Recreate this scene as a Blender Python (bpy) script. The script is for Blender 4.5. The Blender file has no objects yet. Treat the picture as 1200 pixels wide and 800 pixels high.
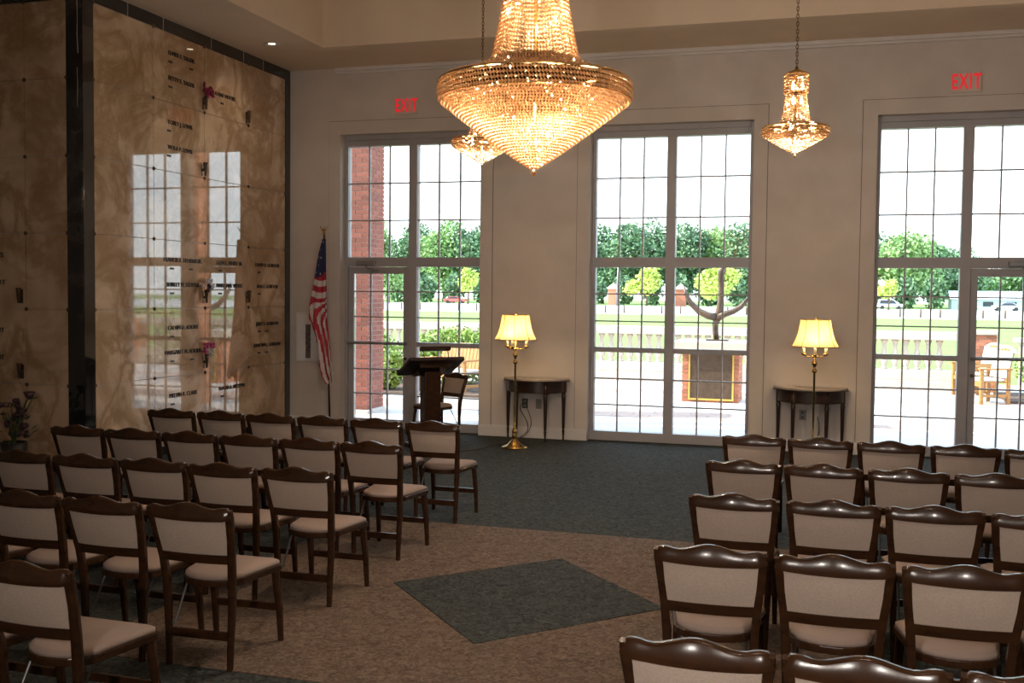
import bpy, bmesh, math, random
from math import sin, cos, pi, radians, sqrt
from mathutils import Vector, Matrix
random.seed(7)
SC = bpy.context.scene
COL = SC.collection

# ------------------------------------------------------------------ camera
cam_d = bpy.data.cameras.new('camera')
cam_d.sensor_width = 36.0
cam_d.lens = 1229.43 / 1200 * 36
cam_d.clip_end = 2000
cam = bpy.data.objects.new('camera', cam_d)
COL.objects.link(cam)
_y, _p, _r = radians(16.7527), radians(-2.5722), radians(0.6115)
fwd = Vector((-sin(_y) * cos(_p), cos(_y) * cos(_p), sin(_p)))
rgt = Vector((cos(_y), sin(_y), 0))
upv = rgt.cross(fwd)
r2 = rgt * cos(_r) + upv * sin(_r)
u2 = -rgt * sin(_r) + upv * cos(_r)
m = Matrix((r2, u2, -fwd)).transposed().to_4x4()
m.translation = (7.4266, -13.503, 1.92)
cam.matrix_world = m
SC.camera = cam

# ------------------------------------------------------------------ sky, sun, exposure
SC.view_settings.view_transform = 'Standard'
SC.view_settings.look = 'None'
SC.view_settings.gamma = 1.0
SC.view_settings.use_curve_mapping = False
SC.view_settings.exposure = 0.9
W = bpy.data.worlds.new('sky'); SC.world = W
W.use_nodes = True
nt = W.node_tree; nt.nodes.clear()
wo = nt.nodes.new('ShaderNodeOutputWorld'); bg = nt.nodes.new('ShaderNodeBackground')
tc = nt.nodes.new('ShaderNodeTexCoord'); sp = nt.nodes.new('ShaderNodeSeparateXYZ'); rp = nt.nodes.new('ShaderNodeValToRGB')
nt.links.new(tc.outputs['Generated'], sp.inputs[0]); nt.links.new(sp.outputs['Z'], rp.inputs[0])
rp.color_ramp.elements[0].color = (0.86, 0.94, 1.0, 1); rp.color_ramp.elements[1].color = (0.42, 0.66, 1.0, 1)
nt.links.new(rp.outputs[0], bg.inputs[0]); nt.links.new(bg.outputs[0], wo.inputs[0])
bg.inputs[1].default_value = 2.5
sun_d = bpy.data.lights.new('sun', 'SUN'); sun_d.energy = 7.0; sun_d.angle = 0.01; sun_d.color = (1.0, 0.93, 0.82)
sun = bpy.data.objects.new('sun', sun_d); COL.objects.link(sun)
sun.location = (-20, -3, 20)
sun.rotation_euler = Vector((0.74, 0.20, -0.62)).to_track_quat('-Z', 'Y').to_euler()
SC.cycles.max_bounces = 8
SC.cycles.diffuse_bounces = 4
SC.cycles.transparent_max_bounces = 16
SC.cycles.caustics_reflective = False
SC.cycles.caustics_refractive = False
SC.cycles.sample_clamp_indirect = 4.0

# ------------------------------------------------------------------ materials
MATS = {}
def new_mat(name):
    ma = bpy.data.materials.new(name); ma.use_nodes = True
    MATS[name] = ma
    return ma, ma.node_tree, ma.node_tree.nodes['Principled BSDF']
def N(t, kind, **kw):
    n = t.nodes.new(kind)
    for k, v in kw.items(): setattr(n, k, v)
    return n
def mat(name, col, rough=0.5, metal=0.0, var=0.0, scale=8.0, bump=0.0, bscale=60.0, spec=0.5, coat=0.0, rnd=0.0, stretch=None, emit=None, es=0.0):
    ma, t, b = new_mat(name)
    b.inputs['Roughness'].default_value = rough; b.inputs['Metallic'].default_value = metal
    b.inputs['Specular IOR Level'].default_value = spec; b.inputs['Coat Weight'].default_value = coat
    b.inputs['Base Color'].default_value = (*col, 1)
    co = N(t, 'ShaderNodeTexCoord'); src = co.outputs['Object']
    if stretch:
        mp = N(t, 'ShaderNodeMapping'); mp.inputs['Scale'].default_value = stretch
        t.links.new(src, mp.inputs[0]); src = mp.outputs[0]
    if var or rnd:
        hs = N(t, 'ShaderNodeHueSaturation'); hs.inputs['Color'].default_value = (*col, 1)
        ad = None
        if var:
            no = N(t, 'ShaderNodeTexNoise'); no.inputs['Scale'].default_value = scale; no.inputs['Detail'].default_value = 5
            t.links.new(src, no.inputs['Vector'])
            mr = N(t, 'ShaderNodeMapRange'); mr.inputs[1].default_value = .3; mr.inputs[2].default_value = .7
            mr.inputs[3].default_value = 1 - var; mr.inputs[4].default_value = 1 + var
            t.links.new(no.outputs['Fac'], mr.inputs[0]); ad = mr.outputs[0]
        if rnd:
            oi = N(t, 'ShaderNodeObjectInfo')
            m2 = N(t, 'ShaderNodeMapRange'); m2.inputs[3].default_value = 1 - rnd; m2.inputs[4].default_value = 1 + rnd
            t.links.new(oi.outputs['Random'], m2.inputs[0])
            if ad:
                mu = N(t, 'ShaderNodeMath', operation='MULTIPLY'); t.links.new(ad, mu.inputs[0]); t.links.new(m2.outputs[0], mu.inputs[1]); ad = mu.outputs[0]
            else: ad = m2.outputs[0]
        t.links.new(ad, hs.inputs['Value']); t.links.new(hs.outputs[0], b.inputs['Base Color'])
    if bump:
        n2 = N(t, 'ShaderNodeTexNoise'); n2.inputs['Scale'].default_value = bscale; n2.inputs['Detail'].default_value = 4
        bu = N(t, 'ShaderNodeBump'); bu.inputs['Strength'].default_value = bump; bu.inputs['Distance'].default_value = .02
        t.links.new(src, n2.inputs['Vector']); t.links.new(n2.outputs['Fac'], bu.inputs['Height']); t.links.new(bu.outputs[0], b.inputs['Normal'])
    if emit:
        b.inputs['Emission Color'].default_value = (*emit, 1); b.inputs['Emission Strength'].default_value = es
    return ma

mat('plaster', (.60, .535, .49), .85, var=.05, scale=3, bump=.08, bscale=140)
mat('ceiling', (.74, .60, .46), .9, var=.03, scale=2)
mat('trimwhite', (.66, .62, .60), .5, var=.03)
mat('frame', (.38, .36, .375), .45, var=.03)
mat('groove', (.16, .13, .11), .9, var=.05)
mat('wood', (.036, .0145, .006), .22, var=.25, scale=5, stretch=(2, 2, 5), coat=.22, spec=.4)
mat('darkwood', (.030, .014, .010), .3, var=.4, scale=8, coat=.3)
mat('fabric', (.44, .345, .285), .95, var=.10, scale=160, bump=.25, bscale=500, spec=.15)
mat('seatfabric', (.33, .245, .205), .9, var=.06, scale=160, bump=.2, bscale=500, spec=.2)
mat('steel', (.10, .10, .10), .35, metal=.8, var=.1)
mat('brass', (.62, .40, .13), .22, metal=1.0, var=.12, scale=15)
mat('bronze', (.10, .065, .04), .35, metal=.7, var=.2, scale=20)
mat('alu', (.30, .29, .29), .4, metal=.6, var=.05)
mat('tabletop', (.45, .38, .33), .25, var=.1, scale=4, coat=.3)
mat('chain', (.30, .20, .10), .35, metal=.9, var=.1)
mat('red', (.62, .03, .05), .7, var=.08, scale=10, emit=(1, .02, .03), es=.25)
mat('signpanel', (.60, .52, .46), .35, var=.03)
mat('letter', (.035, .025, .02), .5, metal=.3, var=.1)
mat('outlet_grey', (.22, .20, .18), .5, var=.05)
mat('outlet_dark', (.05, .045, .04), .5, var=.05)
mat('cord', (.10, .08, .06), .5, var=.05)
mat('paper', (.72, .71, .72), .6, var=.03)
mat('picture', (.12, .09, .10), .5, var=.6, scale=25)
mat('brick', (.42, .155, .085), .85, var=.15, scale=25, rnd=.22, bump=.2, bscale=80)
mat('brick_shaded', (.235, .078, .055), .85, var=.15, scale=25, rnd=.22, bump=.2, bscale=80)  # brick colour darkened to carry the shade on the porch pier
mat('mortar', (.55, .47, .42), .9, var=.08, scale=30)
mat('stone', (.50, .425, .35), .8, var=.08, scale=6, bump=.1)
mat('paver', (.44, .29, .23), .85, var=.12, scale=5, rnd=.10)
mat('concrete', (.55, .50, .46), .85, var=.06, scale=2, bump=.1)
mat('asphalt', (.62, .60, .57), .9, var=.06, scale=.2)
mat('grass', (.150, .250, .040), .9, var=.18, scale=.35)
mat('soil', (.10, .06, .04), .9, var=.3, scale=10)
mat('leaf_dark', (.12, .215, .10), .7, var=.5, scale=.5)
mat('leaf_mid', (.24, .38, .13), .7, var=.4, scale=.5)
mat('leaf_light', (.50, .60, .13), .6, var=.25, scale=.8)
mat('leaf_hedge', (.26, .36, .075), .6, var=.45, scale=5)
mat('bark', (.12, .085, .06), .9, var=.3, scale=6)
mat('teak', (.36, .165, .045), .6, var=.2, scale=6, stretch=(1, 1, 4))
mat('cushion_and_glare', (.60, .56, .50), .9, var=.04)
mat('plaque', (.11, .07, .045), .35, metal=.5, var=.25, scale=14)
mat('gold', (.80, .50, .12), .3, metal=.6, var=.06)
mat('driftwood', (.085, .048, .026), .45, var=.6, scale=6, bump=.5, bscale=20)
mat('carpaint_white', (.75, .76, .78), .25, coat=1, var=.02)
mat('carpaint_silver', (.42, .46, .50), .3, metal=.4, coat=1, var=.02)
mat('carpaint_red', (.55, .08, .06), .3, coat=1, var=.02)
mat('carglass', (.02, .03, .04), .08, var=.02)
mat('tyre', (.02, .02, .02), .8, var=.1)
mat('roofblue', (.55, .66, .74), .6, var=.05, scale=.5)
mat('pot', (.02, .018, .018), .3, var=.1)
mat('petal_dark', (.055, .02, .035), .6, var=.3, scale=20)
mat('petal_red', (.22, .015, .04), .6, var=.3, scale=30)
mat('petal_pink', (.42, .05, .16), .6, var=.3, scale=30)
mat('petal_white', (.60, .60, .66), .6, var=.15, scale=30)
mat('leaf_indoor', (.05, .07, .035), .5, var=.3, scale=15)
mat('flag_blue', (.020, .025, .085), .8, var=.15, scale=12)
mat('flag_red', (.42, .025, .045), .8, var=.12, scale=12)
mat('flag_white', (.62, .57, .56), .8, var=.06, scale=12)
mat('candle', (.85, .75, .55), .5, var=.03)
mat('seam', (.30, .20, .08), .8, var=.05)

def carpet(name, c0, c1):
    ma, t, b = new_mat(name)
    co = N(t, 'ShaderNodeTexCoord')
    n1 = N(t, 'ShaderNodeTexNoise'); n1.inputs['Scale'].default_value = 20; n1.inputs['Detail'].default_value = 6; n1.inputs['Roughness'].default_value = .75; n1.inputs['Distortion'].default_value = 1.6
    t.links.new(co.outputs['Object'], n1.inputs['Vector'])
    r = N(t, 'ShaderNodeValToRGB'); r.color_ramp.elements[0].position = .38; r.color_ramp.elements[1].position = .64
    r.color_ramp.elements[0].color = (*c0, 1); r.color_ramp.elements[1].color = (*c1, 1)
    t.links.new(n1.outputs['Fac'], r.inputs[0])
    n2 = N(t, 'ShaderNodeTexNoise'); n2.inputs['Scale'].default_value = 120; n2.inputs['Detail'].default_value = 2
    t.links.new(co.outputs['Object'], n2.inputs['Vector'])
    bu = N(t, 'ShaderNodeBump'); bu.inputs['Strength'].default_value = .6; bu.inputs['Distance'].default_value = .01
    t.links.new(n2.outputs['Fac'], bu.inputs['Height']); t.links.new(bu.outputs[0], b.inputs['Normal'])
    t.links.new(r.outputs[0], b.inputs['Base Color'])
    b.inputs['Roughness'].default_value = .95; b.inputs['Specular IOR Level'].default_value = .2
carpet('carpet_green', (.015, .0170, .0158), (.086, .0900, .080))
carpet('carpet_beige', (.082, .054, .038), (.235, .164, .117))

def marble(name, a, bcol, vein, rough):
    ma, t, b = new_mat(name)
    co = N(t, 'ShaderNodeTexCoord'); oi = N(t, 'ShaderNodeObjectInfo')
    ge = N(t, 'ShaderNodeNewGeometry')
    n0 = N(t, 'ShaderNodeTexNoise'); n0.inputs['Scale'].default_value = 1.1; n0.inputs['Detail'].default_value = 6; n0.inputs['Roughness'].default_value = .6; n0.inputs['Distortion'].default_value = .8
    t.links.new(ge.outputs['Position'], n0.inputs['Vector'])
    r0 = N(t, 'ShaderNodeValToRGB'); r0.color_ramp.elements[0].position = .35; r0.color_ramp.elements[1].position = .66
    r0.color_ramp.elements[0].color = (*a, 1); r0.color_ramp.elements[1].color = (*bcol, 1)
    t.links.new(n0.outputs['Fac'], r0.inputs[0])
    n1 = N(t, 'ShaderNodeTexNoise'); n1.inputs['Scale'].default_value = 1.3; n1.inputs['Detail'].default_value = 9; n1.inputs['Roughness'].default_value = .62; n1.inputs['Distortion'].default_value = .5
    t.links.new(ge.outputs['Position'], n1.inputs['Vector'])
    sb = N(t, 'ShaderNodeMath', operation='SUBTRACT'); sb.inputs[1].default_value = .5; t.links.new(n1.outputs['Fac'], sb.inputs[0])
    ab = N(t, 'ShaderNodeMath', operation='ABSOLUTE'); t.links.new(sb.outputs[0], ab.inputs[0])
    mr = N(t, 'ShaderNodeMapRange'); mr.inputs[1].default_value = 0; mr.inputs[2].default_value = .075; mr.inputs[3].default_value = .72; mr.inputs[4].default_value = 0
    t.links.new(ab.outputs[0], mr.inputs[0])
    mx = N(t, 'ShaderNodeMixRGB'); mx.inputs[2].default_value = (*vein, 1)
    t.links.new(mr.outputs[0], mx.inputs[0]); t.links.new(r0.outputs[0], mx.inputs[1])
    t.links.new(mx.outputs[0], b.inputs['Base Color'])
    b.inputs['Roughness'].default_value = rough; b.inputs['Specular IOR Level'].default_value = .75
    b.inputs['Coat Weight'].default_value = .3; b.inputs['Coat Roughness'].default_value = .01
marble('marble', (.42, .275, .165), (.76, .575, .415), (.32, .185, .085), .035)
marble('granite', (.006, .006, .007), (.012, .012, .014), (.05, .048, .045), .06)

def glass_mat():
    ma, t, b = new_mat('glass'); t.nodes.remove(b)
    out = t.nodes['Material Output']
    tr = N(t, 'ShaderNodeBsdfTransparent'); tr.inputs[0].default_value = (.93, .95, .94, 1)
    gl = N(t, 'ShaderNodeBsdfGlossy'); gl.inputs['Roughness'].default_value = .01
    fr = N(t, 'ShaderNodeFresnel'); fr.inputs[0].default_value = 1.35
    mx = N(t, 'ShaderNodeMixShader')
    t.links.new(fr.outputs[0], mx.inputs[0]); t.links.new(tr.outputs[0], mx.inputs[1]); t.links.new(gl.outputs[0], mx.inputs[2]); t.links.new(mx.outputs[0], out.inputs[0])
glass_mat()
def mixmat(name, dcol, tcol, gcol, wt, wg, wtransp=0.0, rough=.1):
    ma, t, b = new_mat(name); t.nodes.remove(b); out = t.nodes['Material Output']
    d = N(t, 'ShaderNodeBsdfDiffuse'); d.inputs[0].default_value = (*dcol, 1)
    l = N(t, 'ShaderNodeBsdfTranslucent'); l.inputs[0].default_value = (*tcol, 1)
    g = N(t, 'ShaderNodeBsdfGlossy'); g.inputs[0].default_value = (*gcol, 1); g.inputs['Roughness'].default_value = rough
    p = N(t, 'ShaderNodeBsdfTransparent')
    co = N(t, 'ShaderNodeTexCoord'); no = N(t, 'ShaderNodeTexNoise'); no.inputs['Scale'].default_value = 70
    t.links.new(co.outputs['Object'], no.inputs['Vector'])
    hs = N(t, 'ShaderNodeHueSaturation'); hs.inputs['Color'].default_value = (*tcol, 1)
    mr = N(t, 'ShaderNodeMapRange'); mr.inputs[1].default_value = .3; mr.inputs[2].default_value = .7; mr.inputs[3].default_value = .92 if wg < .05 else .25; mr.inputs[4].default_value = 1.05 if wg < .05 else 1.7
    t.links.new(no.outputs['Fac'], mr.inputs[0]); t.links.new(mr.outputs[0], hs.inputs['Value']); t.links.new(hs.outputs[0], l.inputs[0])
    m1 = N(t, 'ShaderNodeMixShader'); m1.inputs[0].default_value = wt
    m2 = N(t, 'ShaderNodeMixShader'); m2.inputs[0].default_value = wg
    m3 = N(t, 'ShaderNodeMixShader'); m3.inputs[0].default_value = wtransp
    t.links.new(d.outputs[0], m1.inputs[1]); t.links.new(l.outputs[0], m1.inputs[2])
    t.links.new(m1.outputs[0], m2.inputs[1]); t.links.new(g.outputs[0], m2.inputs[2])
    t.links.new(m2.outputs[0], m3.inputs[1]); t.links.new(p.outputs[0], m3.inputs[2])
    t.links.new(m3.outputs[0], out.inputs[0])
mixmat('crystal', (.70, .40, .20), (.74, .43, .20), (1, .82, .62), .60, .34, .03, .08)
mixmat('shade', (.75, .66, .48), (.95, .70, .34), (1, 1, 1), .6, .02, 0, .5)
def emit_mat(name, col, s):
    ma, t, b = new_mat(name); b.inputs['Base Color'].default_value = (*col, 1)
    b.inputs['Emission Color'].default_value = (*col, 1); b.inputs['Emission Strength'].default_value = s
emit_mat('bulb', (1, .72, .38), 30)
emit_mat('downlight_glow', (1, .80, .55), 3)

# ------------------------------------------------------------------ mesh helpers
class MB:
    def __init__(s): s.v = []; s.f = []; s.mi = []
    def add(s, vs, fs, mi=0):
        o = len(s.v); s.v += [tuple(q) for q in vs]
        for f in fs: s.f.append(tuple(i + o for i in f)); s.mi.append(mi)
        return s
    def box(s, x0, x1, y0, y1, z0, z1, mi=0):
        return s.add([(x0, y0, z0), (x1, y0, z0), (x1, y1, z0), (x0, y1, z0), (x0, y0, z1), (x1, y0, z1), (x1, y1, z1), (x0, y1, z1)],
                     [(0, 3, 2, 1), (4, 5, 6, 7), (0, 1, 5, 4), (1, 2, 6, 5), (2, 3, 7, 6), (3, 0, 4, 7)], mi)
    def lathe(s, prof, n=16, c=(0, 0, 0), a0=0.0, a1=2 * pi, sx=1, sy=1):
        full = abs(a1 - a0 - 2 * pi) < 1e-6
        k = n if full else n + 1
        vs = []
        for r, z in prof:
            for i in range(k):
                a = a0 + (a1 - a0) * i / n
                vs.append((c[0] + r * cos(a) * sx, c[1] + r * sin(a) * sy, c[2] + z))
        fs = []
        for j in range(len(prof) - 1):
            for i in range(n):
                i2 = (i + 1) % k
                fs.append((j * k + i, j * k + i2, (j + 1) * k + i2, (j + 1) * k + i))
        if full:
            if prof[0][0] > 1e-4: fs.append(tuple(range(k - 1, -1, -1)))
            if prof[-1][0] > 1e-4: fs.append(tuple((len(prof) - 1) * k + i for i in range(k)))
        return s.add(vs, fs)
    def tube(s, pts, rad, n=6, sec=None, closed=False):
        P = [Vector(p) for p in pts]; L = len(P)
        if not hasattr(rad, '__len__'): rad = [rad] * L
        vs = []; prev = None
        for i in range(L):
            if closed: d = P[(i + 1) % L] - P[i - 1]
            else: d = P[min(i + 1, L - 1)] - P[max(i - 1, 0)]
            d.normalize()
            if sec is not None or prev is None:
                ref = Vector((0, 1, 0)) if abs(d.y) < .9 else Vector((1, 0, 0))
            else: ref = prev
            b = d.cross(ref).normalized(); a = b.cross(d).normalized(); prev = a
            if sec is None:
                for k in range(n):
                    t = 2 * pi * k / n; vs.append(P[i] + a * cos(t) * rad[i] + b * sin(t) * rad[i])
            else:
                for (u, w) in sec: vs.append(P[i] + b * u * rad[i] + a * w * rad[i])
        k = n if sec is None else len(sec)
        fs = []
        for j in range(L if closed else L - 1):
            j2 = (j + 1) % L
            for i in range(k):
                fs.append((j * k + i, j * k + (i + 1) % k, j2 * k + (i + 1) % k, j2 * k + i))
        if not closed:
            fs.append(tuple(range(k - 1, -1, -1))); fs.append(tuple((L - 1) * k + i for i in range(k)))
        return s.add(vs, fs)
    def prism(s, poly, z0, z1, fn=None, mi=0):
        n = len(poly)
        vs = [(x, y, z0) for x, y in poly] + [(x, y, z1) for x, y in poly]
        if fn: vs = [fn(*q) for q in vs]
        return s.add(vs, [tuple(range(n - 1, -1, -1)), tuple(range(n, 2 * n))] + [(i, (i + 1) % n, n + (i + 1) % n, n + i) for i in range(n)], mi)
    def mesh(s, name, mats, smooth=False, bevel=0.0, auto=None):
        me = bpy.data.meshes.new(name); me.from_pydata(s.v, [], s.f)
        if not isinstance(mats, (list, tuple)): mats = [mats]
        for q in mats: me.materials.append(MATS[q])
        if any(s.mi): me.polygons.foreach_set('material_index', s.mi)
        bm = bmesh.new(); bm.from_mesh(me)
        bmesh.ops.recalc_face_normals(bm, faces=bm.faces)
        if bevel:
            es = [e for e in bm.edges if len(e.link_faces) == 2 and e.calc_face_angle(0) > .6]
            bmesh.ops.bevel(bm, geom=es, offset=bevel, segments=2, profile=.5, affect='EDGES', clamp_overlap=True)
        if auto is not None:
            for f in bm.faces: f.smooth = True
            for e in bm.edges:
                if len(e.link_faces) == 2 and e.calc_face_angle(0) > auto: e.smooth = False
        bm.to_mesh(me); bm.free()
        if smooth: me.polygons.foreach_set('use_smooth', [True] * len(me.polygons))
        me.update()
        return me
    def build(s, name, mats, parent=None, smooth=False, bevel=0.0, auto=None, loc=None):
        return put(name, s.mesh(name, mats, smooth, bevel, auto), parent, loc)
def put(name, me, parent=None, loc=None, rot=None):
    o = bpy.data.objects.new(name, me); COL.objects.link(o)
    if parent: o.parent = parent
    if loc: o.location = loc
    if rot: o.rotation_euler = rot
    return o
def tag(o, label, cat, group=None, kind=None):
    o['label'] = label; o['category'] = cat
    if group: o['group'] = group
    if kind: o['kind'] = kind
    return o
def thing(name, label, cat, loc=(0, 0, 0), rz=0.0, group=None):
    o = put(name, None, None, loc, (0, 0, rz)); o.empty_display_size = .1
    return tag(o, label, cat, group)
def struct(o, label=None, cat=None):
    o['kind'] = 'structure'
    if label: o['label'] = label
    if cat: o['category'] = cat
    return o
def copy_tree(o, parent=None):
    c = o.copy(); COL.objects.link(c); c.parent = parent
    for ch in o.children: copy_tree(ch, c)
    return c
TXT = {}
def text_mesh(s, size, ext, matn, align='CENTER', bold=0.0):
    key = (s, size, matn)
    if key in TXT: return TXT[key]
    cu = bpy.data.curves.new('lettering', 'FONT'); cu.body = s; cu.size = size; cu.extrude = ext; cu.align_x = align; cu.align_y = 'CENTER'; cu.offset = bold; cu.space_character = 1.18 if bold else 1.0
    cu.resolution_u = 2
    ob = bpy.data.objects.new('lettering', cu); COL.objects.link(ob)
    dg = bpy.context.evaluated_depsgraph_get()
    me = bpy.data.meshes.new_from_object(ob.evaluated_get(dg))
    bpy.data.objects.remove(ob); bpy.data.curves.remove(cu)
    me.materials.clear(); me.materials.append(MATS[matn]); TXT[key] = me
    return me
def point_light(name, loc, energy, col, r, parent=None):
    d = bpy.data.lights.new(name, 'POINT'); d.energy = energy; d.color = col; d.shadow_soft_size = r
    o = bpy.data.objects.new(name, d); COL.objects.link(o); o.location = loc
    if parent: o.parent = parent
    return o

# ------------------------------------------------------------------ room shell
ZC, ZT = 5.05, 6.0                      # soffit, raised tray ceiling
TX0, TX1, TY0, TY1 = 1.15, 10.05, -13.1, -1.2
XL, XR, YB, YF = -4.0, 15.0, -14.4, -4.35
WT = .35
WINX = (.82, 4.41, 7.95); WW = 2.08; WTOP = 4.13
# floor with inlaid carpet fields
bmf = MB(); bmf.box(XL, XR, YB, .35, -.2, 0)
floor = struct(bmf.build('floor', 'carpet_green'), 'dark green mottled carpet covering the chapel floor', 'floor')
b = MB(); b.prism([(3.6, -8.9), (7.6, -8.9), (7.6, -5.33), (3.6, -5.33)], -.01, .004); b.build('beige_carpet_field', 'carpet_beige', floor)
b = MB(); b.prism([(5.61, -8.13), (6.51, -7.14), (5.61, -6.17), (4.71, -7.14)], -.01, .008); b.build('diamond_carpet_inlay', 'carpet_green', floor)

# window wall
b = MB()
xs = [-.4]
for x in WINX: xs += [x, x + WW]
xs.append(11.3)
for i in range(0, len(xs), 2): b.box(xs[i], xs[i + 1], 0, WT, 0, WTOP)
b.box(-.4, 11.3, 0, WT, WTOP, 7.7)
wall_back = struct(b.build('wall_back', 'plaster'), 'tan plaster wall with three tall window openings', 'wall')
for x in WINX:                          # flat raised casing round each opening with a shadow line
    b = MB()
    for (a, c, d, e) in ((x - .17, x, 0, WTOP + .18), (x + WW, x + WW + .17, 0, WTOP + .18), (x, x + WW, WTOP, WTOP + .18)):
        b.box(a, c, -.016, .002, d, e)
    b.build('window_casing', 'plaster', wall_back)
    b = MB()
    b.box(x - .178, x - .17, -.003, .002, 0, WTOP + .188); b.box(x + WW + .17, x + WW + .178, -.003, .002, 0, WTOP + .188); b.box(x - .17, x + WW + .17, -.003, .002, WTOP + .18, WTOP + .188)
    b.build('shadow_joint', 'groove', wall_back)
b = MB()
b.box(.75, 10.9, -.045, 0, 4.965, 5.0); b.box(.75, 10.9, -.06, 0, 5.0, ZC)
struct(b.build('trim_1', 'trimwhite', None, bevel=.008), 'slim rail moulding at the top of the window wall', 'moulding')
k = 0
for (a, c) in ((.0, WINX[0] - .178), (WINX[0] + WW, WINX[1]), (WINX[1] + WW, WINX[2]), (WINX[2] + WW, 10.88)):
    b = MB(); b.box(a, c, -.03, 0, 0, .13); b.box(a, c, -.022, 0, .13, .15)
    k += 1
    struct(b.build('baseboard_%d' % k, 'trimwhite', None, bevel=.004), ['short white baseboard below the flag', 'white baseboard behind the table nearest the lectern', 'white baseboard between middle and right windows', 'white baseboard right of the right window'][k - 1], 'baseboard')

# crypt block: left wall and its front face
CR = [.11, .91, 1.71, 2.51, 3.31, 4.11, 4.91]
def marble_wall(name, loc, rz, cols, label, x0, x1):
    root = struct(thing(name, label, 'wall', loc, rz))
    b = MB(); b.box(x0, x1, .02, .42, 0, ZC); b.build('wall_core', 'plaster', root)
    pan = {}
    for i in range(len(cols) - 1):
        for j in range(len(CR) - 1):
            g = .0025
            w, h = cols[i + 1] - cols[i] - 2 * g, CR[j + 1] - CR[j] - 2 * g
            key = (round(w, 3), round(h, 3))
            if key not in TXT:
                q = MB(); q.box(-w / 2, w / 2, 0, .025, -h / 2, h / 2); TXT[key] = q.mesh('marble_panel', 'marble', bevel=.0015)
            pan[(i, j)] = put('marble_panel', TXT[key], root, ((cols[i] + cols[i + 1]) / 2, 0, (CR[j] + CR[j + 1]) / 2))
    if 'ros' not in TXT:
        q = MB(); q.lathe([(.022, 0), (.022, .006), (.014, .014), (0, .017)], 10); TXT['ros'] = q.mesh('rosette', 'bronze', smooth=True)
    for i in range(len(cols)):
        for j in range(1, len(CR)):
            put('rosette', TXT['ros'], root, (cols[i], 0, CR[j]), (pi / 2, 0, 0))
    return root, pan
# left wall: local +x must run so that outward (local -y) = +X world: rz = +90deg -> local x = +Y, local -y = +X
lw, lpan = marble_wall('wall_left', (.025, 0, 0), pi / 2, [-4.18, -3.16, -2.14, -1.12, -.14], 'polished tan marble crypt wall with bronze names, reflecting the windows', -4.31, 0)
cf, fpan = marble_wall('wall_left_front', (0, -4.35, 0), 0, [-3.84, -2.78, -1.74, -.70, -.17], 'dim marble crypt wall face at the far left, turned to the seats', -4.0, 0)
# granite borders, cut into pieces with pale joints
def granite(root, pieces):
    for (x0, x1, z0, z1) in pieces:
        b = MB(); b.box(x0, x1, -.008, .03, z0, z1); b.build('granite_border', 'granite', root, bevel=.002)
tops = [-4.35, -3.62, -2.98, -2.0, -1.25, -.75, 0]
granite(lw, [(tops[i] + .004, tops[i + 1] - .004, 4.912, ZC) for i in range(6)] + [(-.138, -.002, 0, 4.91), (-4.35, -4.182, 0, 4.91), (-4.18, -.14, 0, .108)])
for x in tops[1:-1]:
    b = MB(); b.box(x - .004, x + .004, -.009, .0, 4.912, ZC); b.build('joint', 'stone', lw)
granite(cf, [(-4.0, -.17, 4.912, ZC), (-.168, .022, 0, ZC), (-4.0, -.17, 0, .108)])
vein = MB(); vein.tube([(-.03, -.0085, 4.95), (-.022, -.0085, 4.75), (-.028, -.0085, 4.55), (-.018, -.0085, 4.35)], .004, 4); vein.tube([(-.03, -.0085, 4.2), (-.024, -.0085, 4.0), (-.03, -.0085, 3.8)], .003, 4)
vein.build('pale_vein', 'stone', cf)

# names in raised bronze letters: (column, row, line(1 upper, 0 lower), text, x shift)
def letter(root, pan, i, j, up, s, dx=0.0, dash=(0,), sz=.072):
    p = pan[(i, j)]
    me = text_mesh(s, sz, .004, 'letter')
    put('lettering', me, p, (dx, -.004, .17 if up else -.12), (pi / 2, 0, 0))
    for d in dash:
        if 'dash' not in TXT:
            q = MB(); q.box(-.035, .035, -.005, 0, -.011, .011); TXT['dash'] = q.mesh('date_bar', 'letter')
        put('date_bar', TXT['dash'], p, (dx - .22 + d, -.001, (.17 if up else -.12) - .10))
LW = lambda *a, **k: letter(lw, lpan, *a, **k)
LW(1, 5, 1, 'ELMER E. YAGER', .03, dash=(0, .42)); LW(1, 5, 0, 'BETTY E. YAGER', .03)
LW(2, 5, 0, 'ELLA MAE MOORE', -.1, dash=(.2,))
LW(1, 4, 1, 'TOBEY J. LEWIS', 0); LW(1, 4, 0, 'VIOLA P. LEWIS', 0)
LW(1, 2, 1, 'FRANCIS A. STEVENS SR.', .05, dash=(0, .38)); LW(1, 2, 0, 'SHIRLEY M. STEVENS', .05)
LW(2, 2, 1, 'GLEN L. WHITE SR.', .05); LW(2, 2, 0, 'MARY JANE WHITE', .05)
LW(3, 2, 1, 'DAVID R. GORDON', .0); LW(3, 2, 0, 'ADA E. GORDON', .0)
LW(1, 1, 1, 'CALVIN D. ADKINS', .05); LW(1, 1, 0, 'MARGARET M. ADKINS', .05, dash=(0, .4))
LW(3, 1, 1, 'JERRY L. GORDON', .0, dash=(0, .2)); LW(3, 1, 0, 'RAMONA I. GORDON', .0, dash=(0, .2))
LW(1, 0, 1, 'MELVIN R. CLARK', .05); LW(2, 0, 1, 'EDGAR A. BROWN', .1)
FW = lambda *a, **k: letter(cf, fpan, *a, **k)
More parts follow.
